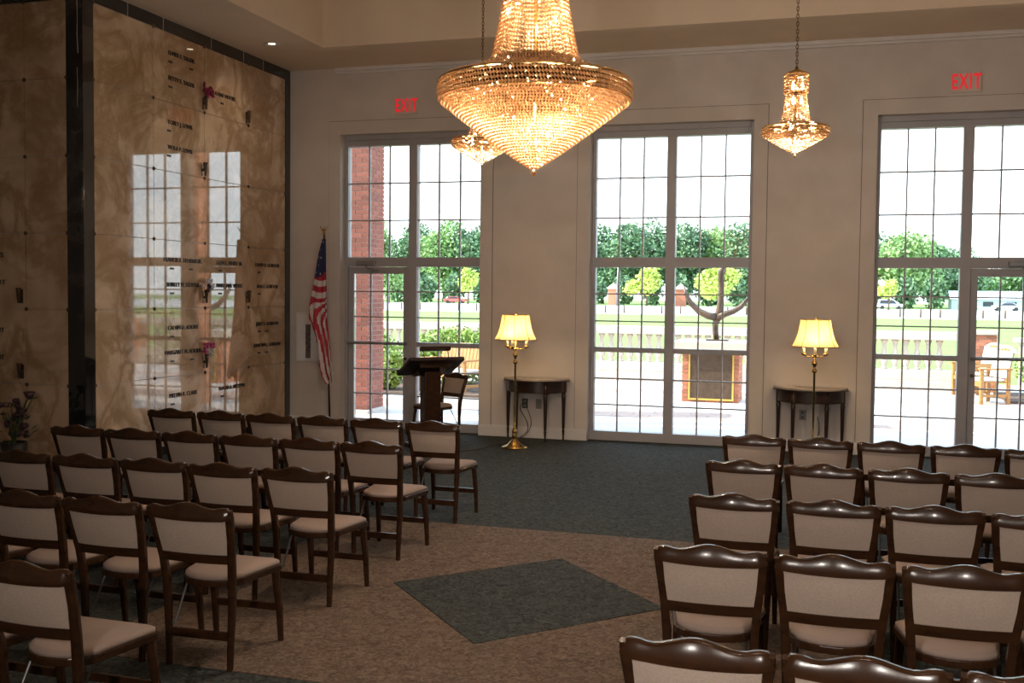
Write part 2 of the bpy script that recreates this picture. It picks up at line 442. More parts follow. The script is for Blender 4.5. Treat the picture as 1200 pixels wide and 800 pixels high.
for i in (2,):
    FW(i, 2, 1, 'JOHN R. PITTS', .0); FW(i, 2, 0, 'ANN M. PRUITT', .0, dash=())
    FW(i, 1, 1, 'CARL A. KENT', .0); FW(i, 1, 0, 'RUTH E. KENT', .0, dash=())
    FW(i, 0, 1, 'WALTER WELCZAK', .08, dash=(.35,))

# remaining walls (behind the camera and to the right) and ceiling
b = MB(); b.box(10.88, 11.3, YF, 0, 0, ZC); b.box(11.3, XR, YF, YF + .42, 0, ZC)
struct(b.build('wall_right', 'plaster'), 'tan wall closing the right side of the room', 'wall')
b = MB(); b.box(XL - .3, XR + .3, YB - .3, YB, 0, 6.3); b.box(XL - .3, XL, YB, YF + .42, 0, 6.3); b.box(XR, XR + .3, YB, YF + .42, 0, 6.3)
struct(b.build('wall_front', 'plaster'), 'plain tan walls at the rear of the room', 'wall')
b = MB()
b.box(XL, TX0, YB, 0, ZC, 6.3); b.box(TX1, XR, YB, 0, ZC, 6.3)
b.box(TX0, TX1, TY1, 0, ZC, 6.3); b.box(TX0, TX1, YB, TY0, ZC, 6.3); b.box(TX0, TX1, TY0, TY1, ZT, 6.3)
struct(b.build('ceiling', 'ceiling'), 'tan tray ceiling with lowered soffit round the edge', 'ceiling')

def downlight(x, y, z, e, label, sz=.075):
    t = thing('recessed_downlight', label, 'downlight', (x, y, z), 0, 'recessed ceiling downlights')
    b = MB(); b.lathe([(sz + .03, -.001), (sz + .03, -.008), (sz, -.012), (sz * .8, -.004), (sz * .8, -.001)], 20); b.build('trim_ring', 'trimwhite', t, smooth=True)
    b = MB(); b.lathe([(0, -.002), (sz * .55, -.003), (sz * .6, -.002)], 16); b.build('lens', 'downlight_glow', t)
    if e:
        d = bpy.data.lights.new('downlight_lamp', 'SPOT'); d.energy = e; d.color = (1, .80, .58); d.spot_size = 2.3; d.spot_blend = .8; d.shadow_soft_size = .06
        o = bpy.data.objects.new('downlight_lamp', d); COL.objects.link(o); o.location = (0, 0, -.03); o.parent = t
    return t
downlight(.62, -1.55, ZC, 7, 'small round recessed light in the soffit above the marble crypt wall')

for (x, lab) in ((6.3, 'unseen brass fill sconce added for flash light, left of the camera position'), (8.7, 'unseen brass fill sconce added for flash light, right of the camera position')):  # unseen sconces, added to throw flash-like light on the chair backs
    t = thing('added_fill_sconce', lab, 'sconce', (x, YB, 2.25), 0, 'added rear fill sconces')
    b = MB(); b.box(-.06, .06, .001, .02, -.14, .14); b.build('back_plate', 'brass', t, bevel=.005)
    b = MB(); b.tube([(0, .02, -.05), (0, .08, -.07), (0, .12, -.02)], .01, 8); b.build('arm', 'brass', t, smooth=True)
    b = MB(); b.lathe([(.05, -.02), (.075, .10), (.085, .16)], 20, (0, .12, 0)); b.f = [f for f in b.f if len(f) == 4]; b.mi = [0] * len(b.f); b.build('shade', 'shade', t, smooth=True)
    b = MB(); b.lathe([(0, .02), (.025, .05), (.03, .09), (0, .13)], 10, (0, .12, 0)); b.build('bulb', 'bulb', t, smooth=True)
    d = bpy.data.lights.new('flash_fill_lamp', 'SPOT'); d.energy = 185; d.color = (1, .90, .81); d.spot_size = 2.1; d.spot_blend = .9; d.shadow_soft_size = .07
    o = bpy.data.objects.new('flash_fill_lamp', d); COL.objects.link(o); o.location = (0, .24, .06); o.parent = t
    o.rotation_euler = (Vector((x + 1.1, -6, 1.7)) - Vector((x, YB, 2.25))).to_track_quat('-Z', 'Y').to_euler()

# ------------------------------------------------------------------ windows
GY = .20
def bar(parent, nm, x0, x1, z0, z1, d0=.14, d1=.26, bev=.003):
    b = MB(); b.box(x0, x1, d0, d1, z0, z1); return b.build(nm, 'frame', parent, bevel=bev)
PANE = {}
def pane(parent, x0, x1, z0, z1):
    key = (round(x1 - x0, 3), round(z1 - z0, 3))
    if key not in PANE:
        q = MB(); w, h = key; q.box(-w / 2, w / 2, -.003, .003, -h / 2, h / 2); PANE[key] = q.mesh('pane', 'glass')
    return put('pane', PANE[key], parent, ((x0 + x1) / 2, GY, (z0 + z1) / 2))
def light_grid(parent, x0, x1, z0, z1, rows):
    """three columns of panes; rows: list of inner z of horizontal muntins, (z0,z1) tuples are thick rails"""
    w = (x1 - x0) / 3; mw = .009
    for k in (1, 2): bar(parent, 'muntin', x0 + k * w - mw, x0 + k * w + mw, z0, z1, GY - .02, GY + .02, 0)
    edges = [z0]
    for r in rows:
        if isinstance(r, tuple): bar(parent, 'rail', x0, x1, r[0], r[1], .15, .25); edges += [r[0], None, r[1]]
        else: bar(parent, 'muntin', x0, x1, r - mw, r + mw, GY - .019, GY + .019, 0); edges.append(r)
    edges.append(z1)
    for a, c in zip(edges[:-1], edges[1:]):
        if a is None or c is None: continue
        for k in range(3): pane(parent, x0 + k * w, x0 + (k + 1) * w, a, c)
wlab = ['tall white framed window nearest the flag, with a door in it', 'middle tall white framed window between the two lamps', 'right tall white framed window with a door at the frame edge']
LOW = [.47, .82, (1.17, 1.235), 1.58, 1.94]
for n, x in enumerate(WINX):
    w = struct(thing('window_%d' % (n + 1), wlab[n], 'window', (0, 0, 0)))
    bar(w, 'jamb', x, x + .05, 0, WTOP); bar(w, 'jamb', x + WW - .05, x + WW, 0, WTOP)
    bar(w, 'mullion', x + .98, x + 1.10, 0, 3.98, .13, .27)
    b = MB(); b.box(x + .05, x + WW - .05, .13, .27, 3.98, 4.06); b.box(x + .05, x + WW - .05, .10, .30, 4.06, WTOP); b.build('head', 'frame', w, bevel=.003)
    bar(w, 'transom', x + .05, x + .98, 2.29, 2.42, .13, .27); bar(w, 'transom', x + 1.10, x + WW - .05, 2.29, 2.42, .13, .27)
    up = [2.94, 3.46]
    light_grid(w, x + .05, x + .98, 2.42, 3.98, up); light_grid(w, x + 1.10, x + WW - .05, 2.42, 3.98, up)
    for side in (0, 1):
        xa, xb = (x + .05, x + .98) if side == 0 else (x + 1.10, x + WW - .05)
        if (n == 0 and side == 0) or (n == 2 and side == 1):
            d = struct(thing('door_%d' % (1 if n == 0 else 2), ['glazed white door with push bar behind the lectern side', 'glazed white door with push bar at the right edge'][n // 2], 'door', (0, 0, 0)))
            bar(d, 'stile', xa + .005, xa + .085, .012, 2.285, .16, .24); bar(d, 'stile', xb - .085, xb - .005, .012, 2.285, .16, .24)
            bar(d, 'top_rail', xa + .085, xb - .085, 2.19, 2.285, .16, .24); bar(d, 'bottom_rail', xa + .085, xb - .085, .012, .13, .16, .24)
            light_grid(d, xa + .085, xb - .085, .13, 2.19, [.49, .84, 1.22, 1.58, 1.94])
            pb = MB(); pb.tube([(xa + .02, .085, 1.21), (xb - .02, .085, 1.21)], .018, 8); pb.box(xa + .03, xa + .07, .085, .16, 1.19, 1.23); pb.box(xb - .07, xb - .03, .085, .16, 1.19, 1.23)
            pb.build('push_bar', 'alu', d, bevel=.002)
            cx = xa + .30 if n == 0 else xb - .38
            cl = MB(); cl.box(cx - .14, cx + .14, .07, .13, 2.31, 2.37); cl.build('door_closer', 'alu', d, bevel=.008)
            cl = MB(); cl.tube([(cx, .09, 2.31), (cx + .03, .05, 2.27), (cx + .14, .09, 2.235)], .012, 6); cl.box(cx + .1, cx + .17, .09, .16, 2.22, 2.25); cl.build('closer_arm', 'alu', d)
            lk = MB(); lx = xb - .045 if n == 0 else xa + .045
            lk.tube([(lx, .16, 1.0), (lx, .135, 1.0)], .022, 10); lk.build('lock_cylinder', 'bronze', d)
        else:
            bar(w, 'sill_rail', xa, xb, 0, .12, .13, .27)
            light_grid(w, xa, xb, .12, 2.29, LOW)

# exit signs
for (x, z, lab) in ((1.82, 4.485, 'red lettered exit sign above the window nearest the flag'), (8.92, 4.47, 'red lettered exit sign above the right window')):
    t = thing('exit_sign', lab, 'sign', (x, 0, z), 0, 'exit signs')
    b = MB(); b.box(-.165, .165, -.03, -.001, -.12, .12); b.build('panel', 'signpanel', t, bevel=.006)
    o = put('lettering', text_mesh('EXIT', .235, .003, 'red', bold=.0045), t, (0, -.034, 0), (pi / 2, 0, 0)); o.scale = (.60, 1.05, 1)

# ------------------------------------------------------------------ chairs
def make_chair():
    R = put('folding_chair', None)
    sec = [(-.5, -.35), (-.35, -.5), (.35, -.5), (.5, -.35), (.5, .35), (.35, .5), (-.35, .5), (-.5, .35)]
    post = [(.175, .0, 0), (.178, .004, .16), (.184, .006, .32), (.188, .0, .45), (.196, -.018, .57), (.209, -.047, .69), (.221, -.082, .80), (.224, -.092, .838)]
    for s in (-1, 1):
        b = MB(); b.tube([(s * x, y, z) for x, y, z in post], [.027, .031, .035, .038, .037, .036, .036, .03], sec=sec)
        b.build('back_post', 'wood', R, auto=.9)
    def leany(x, z): return -.018 - (z - .57) * .276 - .022 * (1 - (x / .22) ** 2)
    # crest rail: serpentine top
    n = 22; X = [-.238 + .476 * i / n for i in range(n + 1)]
    def top(x):
        a = abs(x) / .238
        return .846 + .030 * cos(min(a / .62, 1) * pi) * .5 + .011 + (.008 * sin((a - .62) / .38 * pi) if a > .62 else 0) - (.028 * max(0, (a - .90) / .10) ** 2)
    def bot(x):
        a = abs(x) / .238
        return .785 - .006 * cos(a * pi / 2) + .01 * max(0, (a - .85) / .15)
    vs = []; fs = []
    for x in X:
        t_, b_ = top(x), bot(x); y = leany(x, .82); th = .017
        vs += [(x, y - th, b_), (x, y - th - .004, t_ - .010), (x, y - th + .008, t_), (x, y + th - .008, t_), (x, y + th, t_ - .012), (x, y + th, b_)]
    for i in range(n):
        for k in range(6): fs.append((i * 6 + k, i * 6 + (k + 1) % 6, (i + 1) * 6 + (k + 1) % 6, (i + 1) * 6 + k))
    fs += [tuple(range(6)), tuple(n * 6 + 5 - k for k in range(6))]
    b = MB(); b.add(vs, fs); b.build('crest_rail', 'wood', R, auto=1.1)
    # padded back and lower rail, both following the bowed back
    def slab(name, z0, z1, th, ma, hw, puff=0.0, off=0.0):
        vs = []; fs = []; n = 10; mz = 4
        for side in (-1, 1):
            for j in range(mz + 1):
                z = z0 + (z1 - z0) * j / mz
                w = hw(z)
                for i in range(n + 1):
                    u = -1 + 2 * i / n; x = u * w
                    e = (1 - u ** 4) * (1 - (2 * j / mz - 1) ** 4)
                    vs.append((x, leany(x, z) + off + side * (th + puff * e), z))
        K = (n + 1) * (mz + 1)
        for q in (0, K):
            for j in range(mz):
                for i in range(n): fs.append((q + j * (n + 1) + i, q + j * (n + 1) + i + 1, q + (j + 1) * (n + 1) + i + 1, q + (j + 1) * (n + 1) + i))
        ring = [i for i in range(n + 1)] + [(j) * (n + 1) + n for j in range(1, mz + 1)] + [mz * (n + 1) + i for i in range(n - 1, -1, -1)] + [j * (n + 1) for j in range(mz - 1, 0, -1)]
        for a, c in zip(ring, ring[1:] + ring[:1]): fs.append((a, c, c + K, a + K))
        b = MB(); b.add(vs, fs); b.build(name, ma, R, auto=.8)
    hw = lambda z: .184 + (z - .57) * .105
    slab('back_pad', .598, .792, .009, 'fabric', hw, .009, .002)
    slab('lower_rail', .552, .600, .014, 'wood', hw)
    # seat: wide square front, rounded rear
    def outline(k):
        pts = [(-.222 * k, .455), (-.205 * k, .475), (.205 * k, .475), (.222 * k, .455)]
        for i in range(13):
            a = -pi * .02 + (pi * 1.04) * i / 12
            pts.append((.178 * k * cos(a) if True else 0, .165 - .13 * k * sin(a)))
        return [(-x, y) for x, y in pts][::-1]
    b = MB(); b.prism(outline(1.0), .405, .440); b.build('seat_frame', 'wood', R, bevel=.005)
    o2 = [(x * .965, .26 + (y - .26) * .965) for x, y in outline(1.0)]; o3 = [(x * .86, .26 + (y - .26) * .86) for x, y in outline(1.0)]
    n = len(o2); b = MB()
    vs = [(x, y, .440) for x, y in o2] + [(x, y, .458) for x, y in o2] + [(x, y, .472) for x, y in o3] + [(0, .27, .478)]
    fs = [tuple(range(n - 1, -1, -1))]
    for L in (0, 1): fs += [(L * n + i, L * n + (i + 1) % n, (L + 1) * n + (i + 1) % n, (L + 1) * n + i) for i in range(n)]
    fs += [(2 * n + i, 2 * n + (i + 1) % n, 3 * n) for i in range(n)]
    b.add(vs, fs); b.build('seat_pad', 'seatfabric', R, smooth=True)
    for s in (-1, 1):
        b = MB(); b.tube([(s * .200, .492, 0), (s * .198, .475, .2), (s * .192, .44, .405)], [.026, .033, .038], sec=sec); b.build('front_leg', 'wood', R, auto=.9)
        b = MB(); b.tube([(s * .150, .018, .215), (s * .150, .13, .404)], .006, 6); b.tube([(s * .15, .018, .215), (s * .175, .010, .215)], .006, 6); b.build('folding_brace', 'steel', R)
    b = MB(); b.box(-.172, .172, -.006, .012, .150, .195); b.build('stretcher', 'wood', R, bevel=.004)
    b = MB(); b.box(-.19, .19, .464, .482, .175, .215); b.build('stretcher', 'wood', R, bevel=.004)
    return R
CHAIR = make_chair()
ROWS = [-5.31, -6.58, -7.77, -8.91, -10.09]
RROWS = [-5.20, -6.50, -7.71, -8.94, -10.18]
AL = [4.31, 4.34, 4.37, 4.395, 4.445]; AR = [6.90, 6.925, 6.97, 6.97, 7.065]
ORD = ['front', 'second', 'third', 'fourth', 'fifth']
NTH = ['on the aisle', 'second from the aisle', 'third from the aisle', 'fourth from the aisle', 'fifth from the aisle', 'sixth from the aisle']
used = False
def place(x, y, rz, label, group, jit=True):
    global used
    o = copy_tree(CHAIR) if used else CHAIR
    used = True
    o.location = (x + (random.uniform(-.008, .008) if jit else 0), y + (random.uniform(-.01, .01) if jit else 0), 0)
    o.rotation_euler = (0, 0, rz + (random.uniform(-.025, .025) if jit else 0))
    tag(o, label, 'chair', group)
LEFTC = [6, 6, 6, 4, 2]; RIGHTC = [5, 5, 4, 4, 3]
for r in range(5):
    for c in range(LEFTC[r]):
        place(AL[r] - .502 * c, ROWS[r], 0, 'beige padded wooden folding chair, left block, %s row from windows, %s' % (ORD[r], NTH[c]), 'folding chairs in the left block')
    for c in range(RIGHTC[r]):
        place(AR[r] + .50 * c, RROWS[r], 0, 'beige padded wooden folding chair, right block, %s row from windows, %s' % (ORD[r], NTH[c]), 'folding chairs in the right block')
place(2.64, -.40, radians(150), 'lone beige padded folding chair behind the lectern', 'folding chair by the lectern', False)

# ------------------------------------------------------------------ chandeliers
def beads(b, pts, r, rz=1.15):
    for p in pts:
        x, y, z = p; q = r * rz; a = random.random() * 1.57; c_, s_ = r * cos(a), r * sin(a)
        b.add([(x + c_, y + s_, z), (x - s_, y + c_, z), (x - c_, y - s_, z), (x + s_, y - c_, z), (x, y, z + q), (x, y, z - q)],
              [(0, 1, 4), (1, 2, 4), (2, 3, 4), (3, 0, 4), (1, 0, 5), (2, 1, 5), (3, 2, 5), (0, 3, 5)])
def bead_ring(T, R, z, r, name='bead_ring', ph=0.0):
    n = max(5, int(2 * pi * R / (r * 1.62))); b = MB()
    beads(b, [(R * cos(2 * pi * i / n + ph), R * sin(2 * pi * i / n + ph), z) for i in range(n)], r)
    b.build(name, 'crystal', T)
def make_chandelier(loc, S, label, zc, rings, nstr, br, energy, e2, group=None):
    """S: dict of radii/heights relative to loc.z (tip)"""
    T = thing('crystal_chandelier', label, 'chandelier', loc, 0, group)
    Rm, zr0, zr1, Rs, zs, Rt, zt, Rc, zc1 = S
    # lower cone of bead rings
    for i in range(rings):
        t = (i + .5) / rings
        R = br + (Rm - br) * t ** .93; z = .02 + (zr0 - .02) * t
        bead_ring(T, R, z, br, ph=i * .4)
    nrim = max(2, round((zr1 - zr0) / (br * 2.1)))
    for k in range(nrim):
        bead_ring(T, Rm + .004, zr0 + (zr1 - zr0) * (k + .5) / nrim, br * 1.08, 'rim_bead_ring', k * .3)
    for (R_, z_, h_, w_) in ((Rm + .006, zr1, .008, .014), (Rm - .002, zr0, .006, .010), (Rs, zs, .008, .008), (Rt, zt, .008, .006)):
        b = MB(); b.lathe([(R_ - w_, z_), (R_, z_), (R_, z_ + h_), (R_ - w_, z_ + h_), (R_ - w_, z_)], 56); b.build('gilt_ring', 'brass', T, auto=.7)
    b = MB()
    for k in range(6):
        a = k * pi / 3; b.tube([(0, 0, zr1 + .004), ((Rm - .008) * cos(a), (Rm - .008) * sin(a), zr1 + .004)], .006, 5)
    b.build('gilt_frame', 'brass', T, auto=.7)
    # sloping top from rim to skirt
    nslope = max(3, int((Rm - Rs) / (br * 3.2)))
    for k in range(nslope):
        t = (k + .5) / nslope
        bead_ring(T, Rm + (Rs - Rm) * t, zr1 + .012 + (zs - zr1 - .012) * t ** 1.6, br, 'top_bead_ring', k * .5)
    # skirt strands
    L = zt - zs; nb = int(L / (br * 2.2))
    for i in range(nstr):
        a = 2 * pi * i / nstr; b = MB(); pts = []
        for k in range(nb + 1):
            t = k / nb; R = Rt + (Rs - Rt) * (1 - t) ** 1.7
            pts.append((R * cos(a), R * sin(a), zs + L * t))
        beads(b, pts, br * .92); b.build('bead_strand', 'crystal', T)
    # crown
    nk = max(3, int((zc1 - zt) / (br * 2.4)))
    for k in range(nk):
        bead_ring(T, Rc, zt + .01 + (zc1 - zt - .01) * k / (nk - 1), br * 1.05, 'crown_bead_ring', k * .4)
    b = MB(); b.lathe([(.004, zc1 + .02), (Rc - .01, zc1), (Rc - .005, zc1 + .015), (.02, zc1 + .05), (.008, zc1 + .08)], 28); b.build('crown_plate', 'brass', T, smooth=True)
    b = MB(); b.tube([(0, 0, .05), (0, 0, zc1 + .05)], .012, 8); b.build('stem', 'brass', T)
    b = MB(); b.lathe([(0, -br * 2.2), (br * 1.2, -br * 1.4), (br * 1.6, -br * .2), (br * .9, br * .8), (.006, br * 1.4)], 12); b.build('finial', 'crystal', T, smooth=True)
    # candle bulbs
    nbul = 12 if Rm > .4 else 6
    q = MB(); q.lathe([(0, 0), (br * 1.1, .012), (br * 1.3, .03), (br * .6, .055), (0, .075)], 8); bm_ = q.mesh('bulb', 'bulb', smooth=True)
    for k in range(nbul):
        a = 2 * pi * (k + .3) / nbul; put('bulb', bm_, T, (Rm * .62 * cos(a), Rm * .62 * sin(a), zr0 + .0))
    for k in range(3):
        a = 2 * pi * k / 3; put('bulb', bm_, T, (Rt * .5 * cos(a), Rt * .5 * sin(a), zt - L * .35))
    for k in range(3):
        a = 2 * pi * k / 3; put('bulb', bm_, T, (Rc * .5 * cos(a), Rc * .5 * sin(a), zt + .03))
    # chain and ceiling rose
    z0 = zc1 + .07; ztop = zc - loc[2] - .05; p = .034; n = int((ztop - z0) / p); b = MB()
    for k in range(n):
        c = z0 + p * (k + .5); ring = []
        for i in range(8):
            a = 2 * pi * i / 8; u = .011 * cos(a); w = .024 * sin(a)
            ring.append((u, 0, c + w) if k % 2 else (0, u, c + w))
        b.tube(ring, .0035, 4, closed=True)
    b.build('chain', 'chain', T)
    b = MB(); b.lathe([(0, ztop - .02), (.03, ztop - .01), (.075, ztop + .03), (.08, ztop + .05)], 20); b.build('ceiling_rose', 'brass', T, smooth=True)
    wc = (1.0, .84, .66)
    nl = 5
    for k in range(nl):
        a = 2 * pi * (k + .2) / nl; point_light('chandelier_lamp', (Rm * .55 * cos(a), Rm * .55 * sin(a), zr0 * .98), energy / (nl + 1), wc, .02, T)
    point_light('chandelier_lamp', (.03, 0, zr0 * .45), energy / (nl + 1) * .15, wc, .02, T)
    point_light('chandelier_lamp', (0.03, 0, zs + L * .30), e2, wc, .03, T)
    point_light('chandelier_lamp', (0.03, 0, zt + .05), e2 * .4, wc, .02, T)
    return T
BIG = (.60, .44, .55, .275, .69, .175, 1.36, .21, 1.62)
SML = (.295, .185, .245, .14, .29, .095, .565, .108, .73)
make_chandelier((5.63, -7.1, 2.69), BIG, 'huge crystal bead chandelier hanging over the carpet diamond', ZT, 30, 72, .0118, 350, 66)
make_chandelier((7.10, -3.5, 3.215), SML, 'small crystal bead chandelier hanging left of the right window', ZT, 15, 34, .0088, 92, 14, 'small chandeliers')
make_chandelier((4.08, -3.5, 3.205), SML, 'small crystal bead chandelier half hidden behind the huge one', ZT, 15, 34, .0088, 92, 14, 'small chandeliers')
# unseen extra chandelier, added to light the near seats like a flash
make_chandelier((7.60, -11.3, 3.6), SML, 'extra crystal chandelier added out of view to light the right rear seats', ZT, 15, 34, .0088, 92, 14, 'small chandeliers')

# ------------------------------------------------------------------ floor lamps
def make_lamp(x, y, label, e):
    T = thing('floor_lamp', label, 'lamp', (x, y, 0), 0, 'brass floor lamps')
    b = MB()
    for k in range(5):
        pass
    b.lathe([(.0, .0), (.16, .0), (.165, .012), (.13, .028), (.085, .05), (.05, .085), (.032, .11), (.022, .12)], 24); b.build('base', 'brass', T, smooth=True)
    b = MB(); b.lathe([(.016, .11), (.03, .13), (.036, .15), (.026, .17), (.034, .2), (.03, .225), (.018, .25), (.013, .27), (.013, 1.05), (.026, 1.06), (.032, 1.075), (.024, 1.09), (.014, 1.11), (.018, 1.13), (.03, 1.15), (.034, 1.17), (.018, 1.2), (.012, 1.22), (.012, 1.52)], 14)
    b.build('pole', 'brass', T, smooth=True)
    b = MB(); b.lathe([(.012, 1.225), (.05, 1.235), (.055, 1.245), (.02, 1.26)], 14); b.build('arm_hub', 'brass', T, smooth=True)
    for k in range(3):
        a = 2 * pi * k / 3 + .55; c, s = cos(a), sin(a)
        q = MB(); q.tube([(.03 * c, .03 * s, 1.245), (.09 * c, .09 * s, 1.235), (.145 * c, .145 * s, 1.255)], .008, 6); q.lathe([(.006, 1.25), (.03, 1.262), (.034, 1.275), (.02, 1.278)], 10, (.145 * c, .145 * s, 0)); arm = q.build('arm', 'brass', T, smooth=True)
        q = MB(); q.lathe([(.017, 1.275), (.017, 1.345), (.0, 1.345)], 10, (.145 * c, .145 * s, 0)); q.build('candle_sleeve', 'candle', arm, smooth=True)
        q = MB(); q.lathe([(0, 1.345), (.022, 1.37), (.026, 1.40), (.012, 1.44), (0, 1.45)], 10, (.145 * c, .145 * s, 0)); q.build('bulb', 'bulb', arm, smooth=True)
    prof = [(.268, 1.355), (.262, 1.358), (.222, 1.43), (.195, 1.51), (.178, 1.60), (.170, 1.665)]
    b = MB(); b.lathe(prof, 36); b.f = [f for f in b.f if len(f) == 4]; b.mi = [0] * len(b.f)
    sh = b.build('lamp_shade', 'shade', T, smooth=True)
    for k in range(8):
        a = 2 * pi * k / 8 + .2; q = MB(); q.tube([((r + .003) * cos(a), (r + .003) * sin(a), z) for r, z in prof[1:]], .0035, 4); q.build('shade_seam', 'seam', sh)
    q = MB(); q.tube([(.268 * cos(i * pi / 18), .268 * sin(i * pi / 18), 1.358) for i in range(36)], .005, 4, closed=True); q.build('shade_trim', 'seam', sh); q = MB(); q.tube([(.171 * cos(i * pi / 18), .171 * sin(i * pi / 18), 1.665) for i in range(36)], .004, 4, closed=True); q.build('shade_trim', 'seam', sh)
    q = MB(); q.lathe([(.006, 1.52), (.006, 1.66), (.016, 1.67), (.012, 1.685), (.004, 1.70), (0, 1.715)], 8)
    for k in range(3): q.tube([(0, 0, 1.66), (.17 * cos(k * 2.1), .17 * sin(k * 2.1), 1.66)], .003, 4)
    q.build('finial', 'brass', T)
    point_light('lamp_light', (0.02, -.02, 1.50), e, (1, .66, .30), .04, T)
    return T
make_lamp(3.70, -.97, 'brass floor lamp with lit cream shade, nearest the lectern', 4.5)
make_lamp(7.29, -.95, 'brass floor lamp with lit cream shade, rising behind the right chair block', 4.5)

# ------------------------------------------------------------------ half-round console tables
def make_table(x, label):
    T = thing('console_table', label, 'table', (x, -.04, 0), 0, 'half round console tables')
    def half(R, D, n=20): return [(R * cos(a), -D * sin(a)) for a in [pi * i / n for i in range(n + 1)]]
    b = MB(); b.prism(half(.445, .40), .795, .822); b.build('table_top', 'tabletop', T, bevel=.006)
    b = MB(); b.prism(half(.452, .407), .782, .796); b.build('top_edge_moulding', 'darkwood', T, bevel=.004)
    b = MB()
    A = half(.405, .365); I = half(.385, .345)
    n = len(A); vs = [(p[0], p[1], .64) for p in A] + [(p[0], p[1], .784) for p in A] + [(p[0], p[1], .64) for p in I] + [(p[0], p[1], .784) for p in I]
    fs = []
    for i in range(n - 1): fs += [(i, i + 1, n + i + 1, n + i), (2 * n + i, 2 * n + i + 1, 3 * n + i + 1, 3 * n + i), (i, i + 1, 2 * n + i + 1, 2 * n + i), (n + i, n + i + 1, 3 * n + i + 1, 3 * n + i)]
    fs += [(0, n, 3 * n, 2 * n), (n - 1, 2 * n - 1, 4 * n - 1, 3 * n - 1)]
    b.add(vs, fs); b.build('apron', 'darkwood', T, auto=.6)
    b = MB()
    for a in (pi * .36, pi * .64): b.box(.41 * cos(a) - .002, .41 * cos(a) + .002, -.372 * sin(a) - .004, -.372 * sin(a) + .004, .65, .775)
    b.build('drawer_line', 'bronze', T)
    for a in (pi * .045, pi * .33, pi * .67, pi * .955):
        q = MB(); q.lathe([(.009, 0), (.014, .02), (.011, .04), (.016, .10), (.019, .13), (.013, .145), (.019, .17), (.026, .56), (.030, .60), (.020, .615), (.030, .63), (.030, .784)], 10, (.385 * cos(a), -.343 * sin(a) - .012 * (sin(a) < .3), 0)); q.build('leg', 'darkwood', T, smooth=True)
make_table(3.73, 'dark half-round console table nearest the lectern, lamp in front')
make_table(7.24, 'dark half-round console table beside the right window, behind chairs')
for (x, nm, lab, mt) in ((3.555, 'power_outlet', 'dark wall outlet with a cord, below the table nearest the lectern', 'outlet_dark'), (3.745, 'wall_plate', 'blank grey wall plate below the table nearest the lectern', 'outlet_grey'), (7.15, 'power_outlet', 'grey wall outlet below the table beside the right window', 'outlet_grey')):
    t = thing(nm, lab, 'outlet', (x, 0, .46))
    b = MB(); b.box(-.04, .04, -.008, -.001, -.065, .065); b.build('cover_plate', mt, t, bevel=.004)
    if mt == 'outlet_dark' or x > 7:
        for z in (-.03, .03): q = MB(); q.tube([(0, -.008, z), (0, -.0125, z)], .018, 12); q.build('socket', 'outlet_grey' if x < 7 else 'outlet_dark', t)
def cord(pts, r, lab):
    P = [Vector(p) for p in pts]; out = []
    for i in range(len(P) - 1):
        p0 = P[max(i - 1, 0)]; p1 = P[i]; p2 = P[i + 1]; p3 = P[min(i + 2, len(P) - 1)]
        for k in range(6):
            t = k / 6; out.append(.5 * ((2 * p1) + (p2 - p0) * t + (2 * p0 - 5 * p1 + 4 * p2 - p3) * t * t + (3 * p1 - p0 - 3 * p2 + p3) * t ** 3))
    out.append(P[-1]); b = MB(); b.tube(out, r, 5); tag(b.build('extension_cable', 'cord', smooth=True), lab, 'cable')
cord([(3.555, -.014, .49), (3.50, -.05, .40), (3.60, -.06, .22), (3.62, -.12, .10), (3.55, -.30, .02), (3.62, -.6, .006), (3.70, -.80, .008)], .006, 'thin dark lamp cord dropping from the dark outlet to the lamp')
cord([(3.56, -.014, .43), (3.62, -.05, .35), (3.66, -.06, .2), (3.6, -.1, .05), (3.50, -.22, .006), (3.4, -.7, .005), (3.3, -1.3, .005), (2.9, -1.9, .005)], .005, 'thin dark cord crossing the green carpet towards the lectern')
cord([(7.33, -.014, .45), (7.35, -.03, .3), (7.33, -.035, .15), (7.32, -.2, .02), (7.3, -.76, .006)], .006, 'pale lamp cord hanging behind the right console table')

# ------------------------------------------------------------------ lectern
T = thing('lectern', 'dark wooden lectern with slanted top and small reading lamp', 'lectern', (2.68, -1.25, 0), radians(42))
b = MB(); b.box(-.27, .27, -.22, .22, 0, .05); b.build('base', 'darkwood', T, bevel=.008)
b = MB(); b.box(-.105, .105, -.09, .10, .05, .95); b.build('column', 'wood', T, bevel=.008)
def tilt(x, y, z, a=radians(24), c=(0, 0, .99)):
    return (x, c[1] + y * cos(a) + (z) * sin(a), c[2] - y * sin(a) + z * cos(a))
b = MB(); b.prism([(-.36, -.27), (.36, -.27), (.36, .27), (-.36, .27)], 0, .045, tilt); tp = b.build('reading_top', 'darkwood', T, bevel=.006)
b = MB(); b.prism([(-.36, .25), (.36, .25), (.36, .27), (-.36, .27)], .045, .07, tilt); b.build('book_ledge', 'darkwood', tp)
b = MB(); b.prism([(-.2, -.16), (.2, -.16), (.2, .16), (-.2, .16)], -.05, 0, tilt); b.build('top_bracket', 'wood', T)
b = MB()
for x in (-.16, .16): b.tube([tilt(x, -.24, .04), tilt(x, -.24, .15)], .006, 6)
b.build('lamp_stem', 'brass', T)
b = MB(); b.prism([(-.20, -.03), (.20, -.03), (.20, .03), (-.20, .03)], 0, .05, lambda x, y, z: (tilt(x, y - .24, z + .14))); b.build('lamp_hood', 'wood', T, bevel=.008)

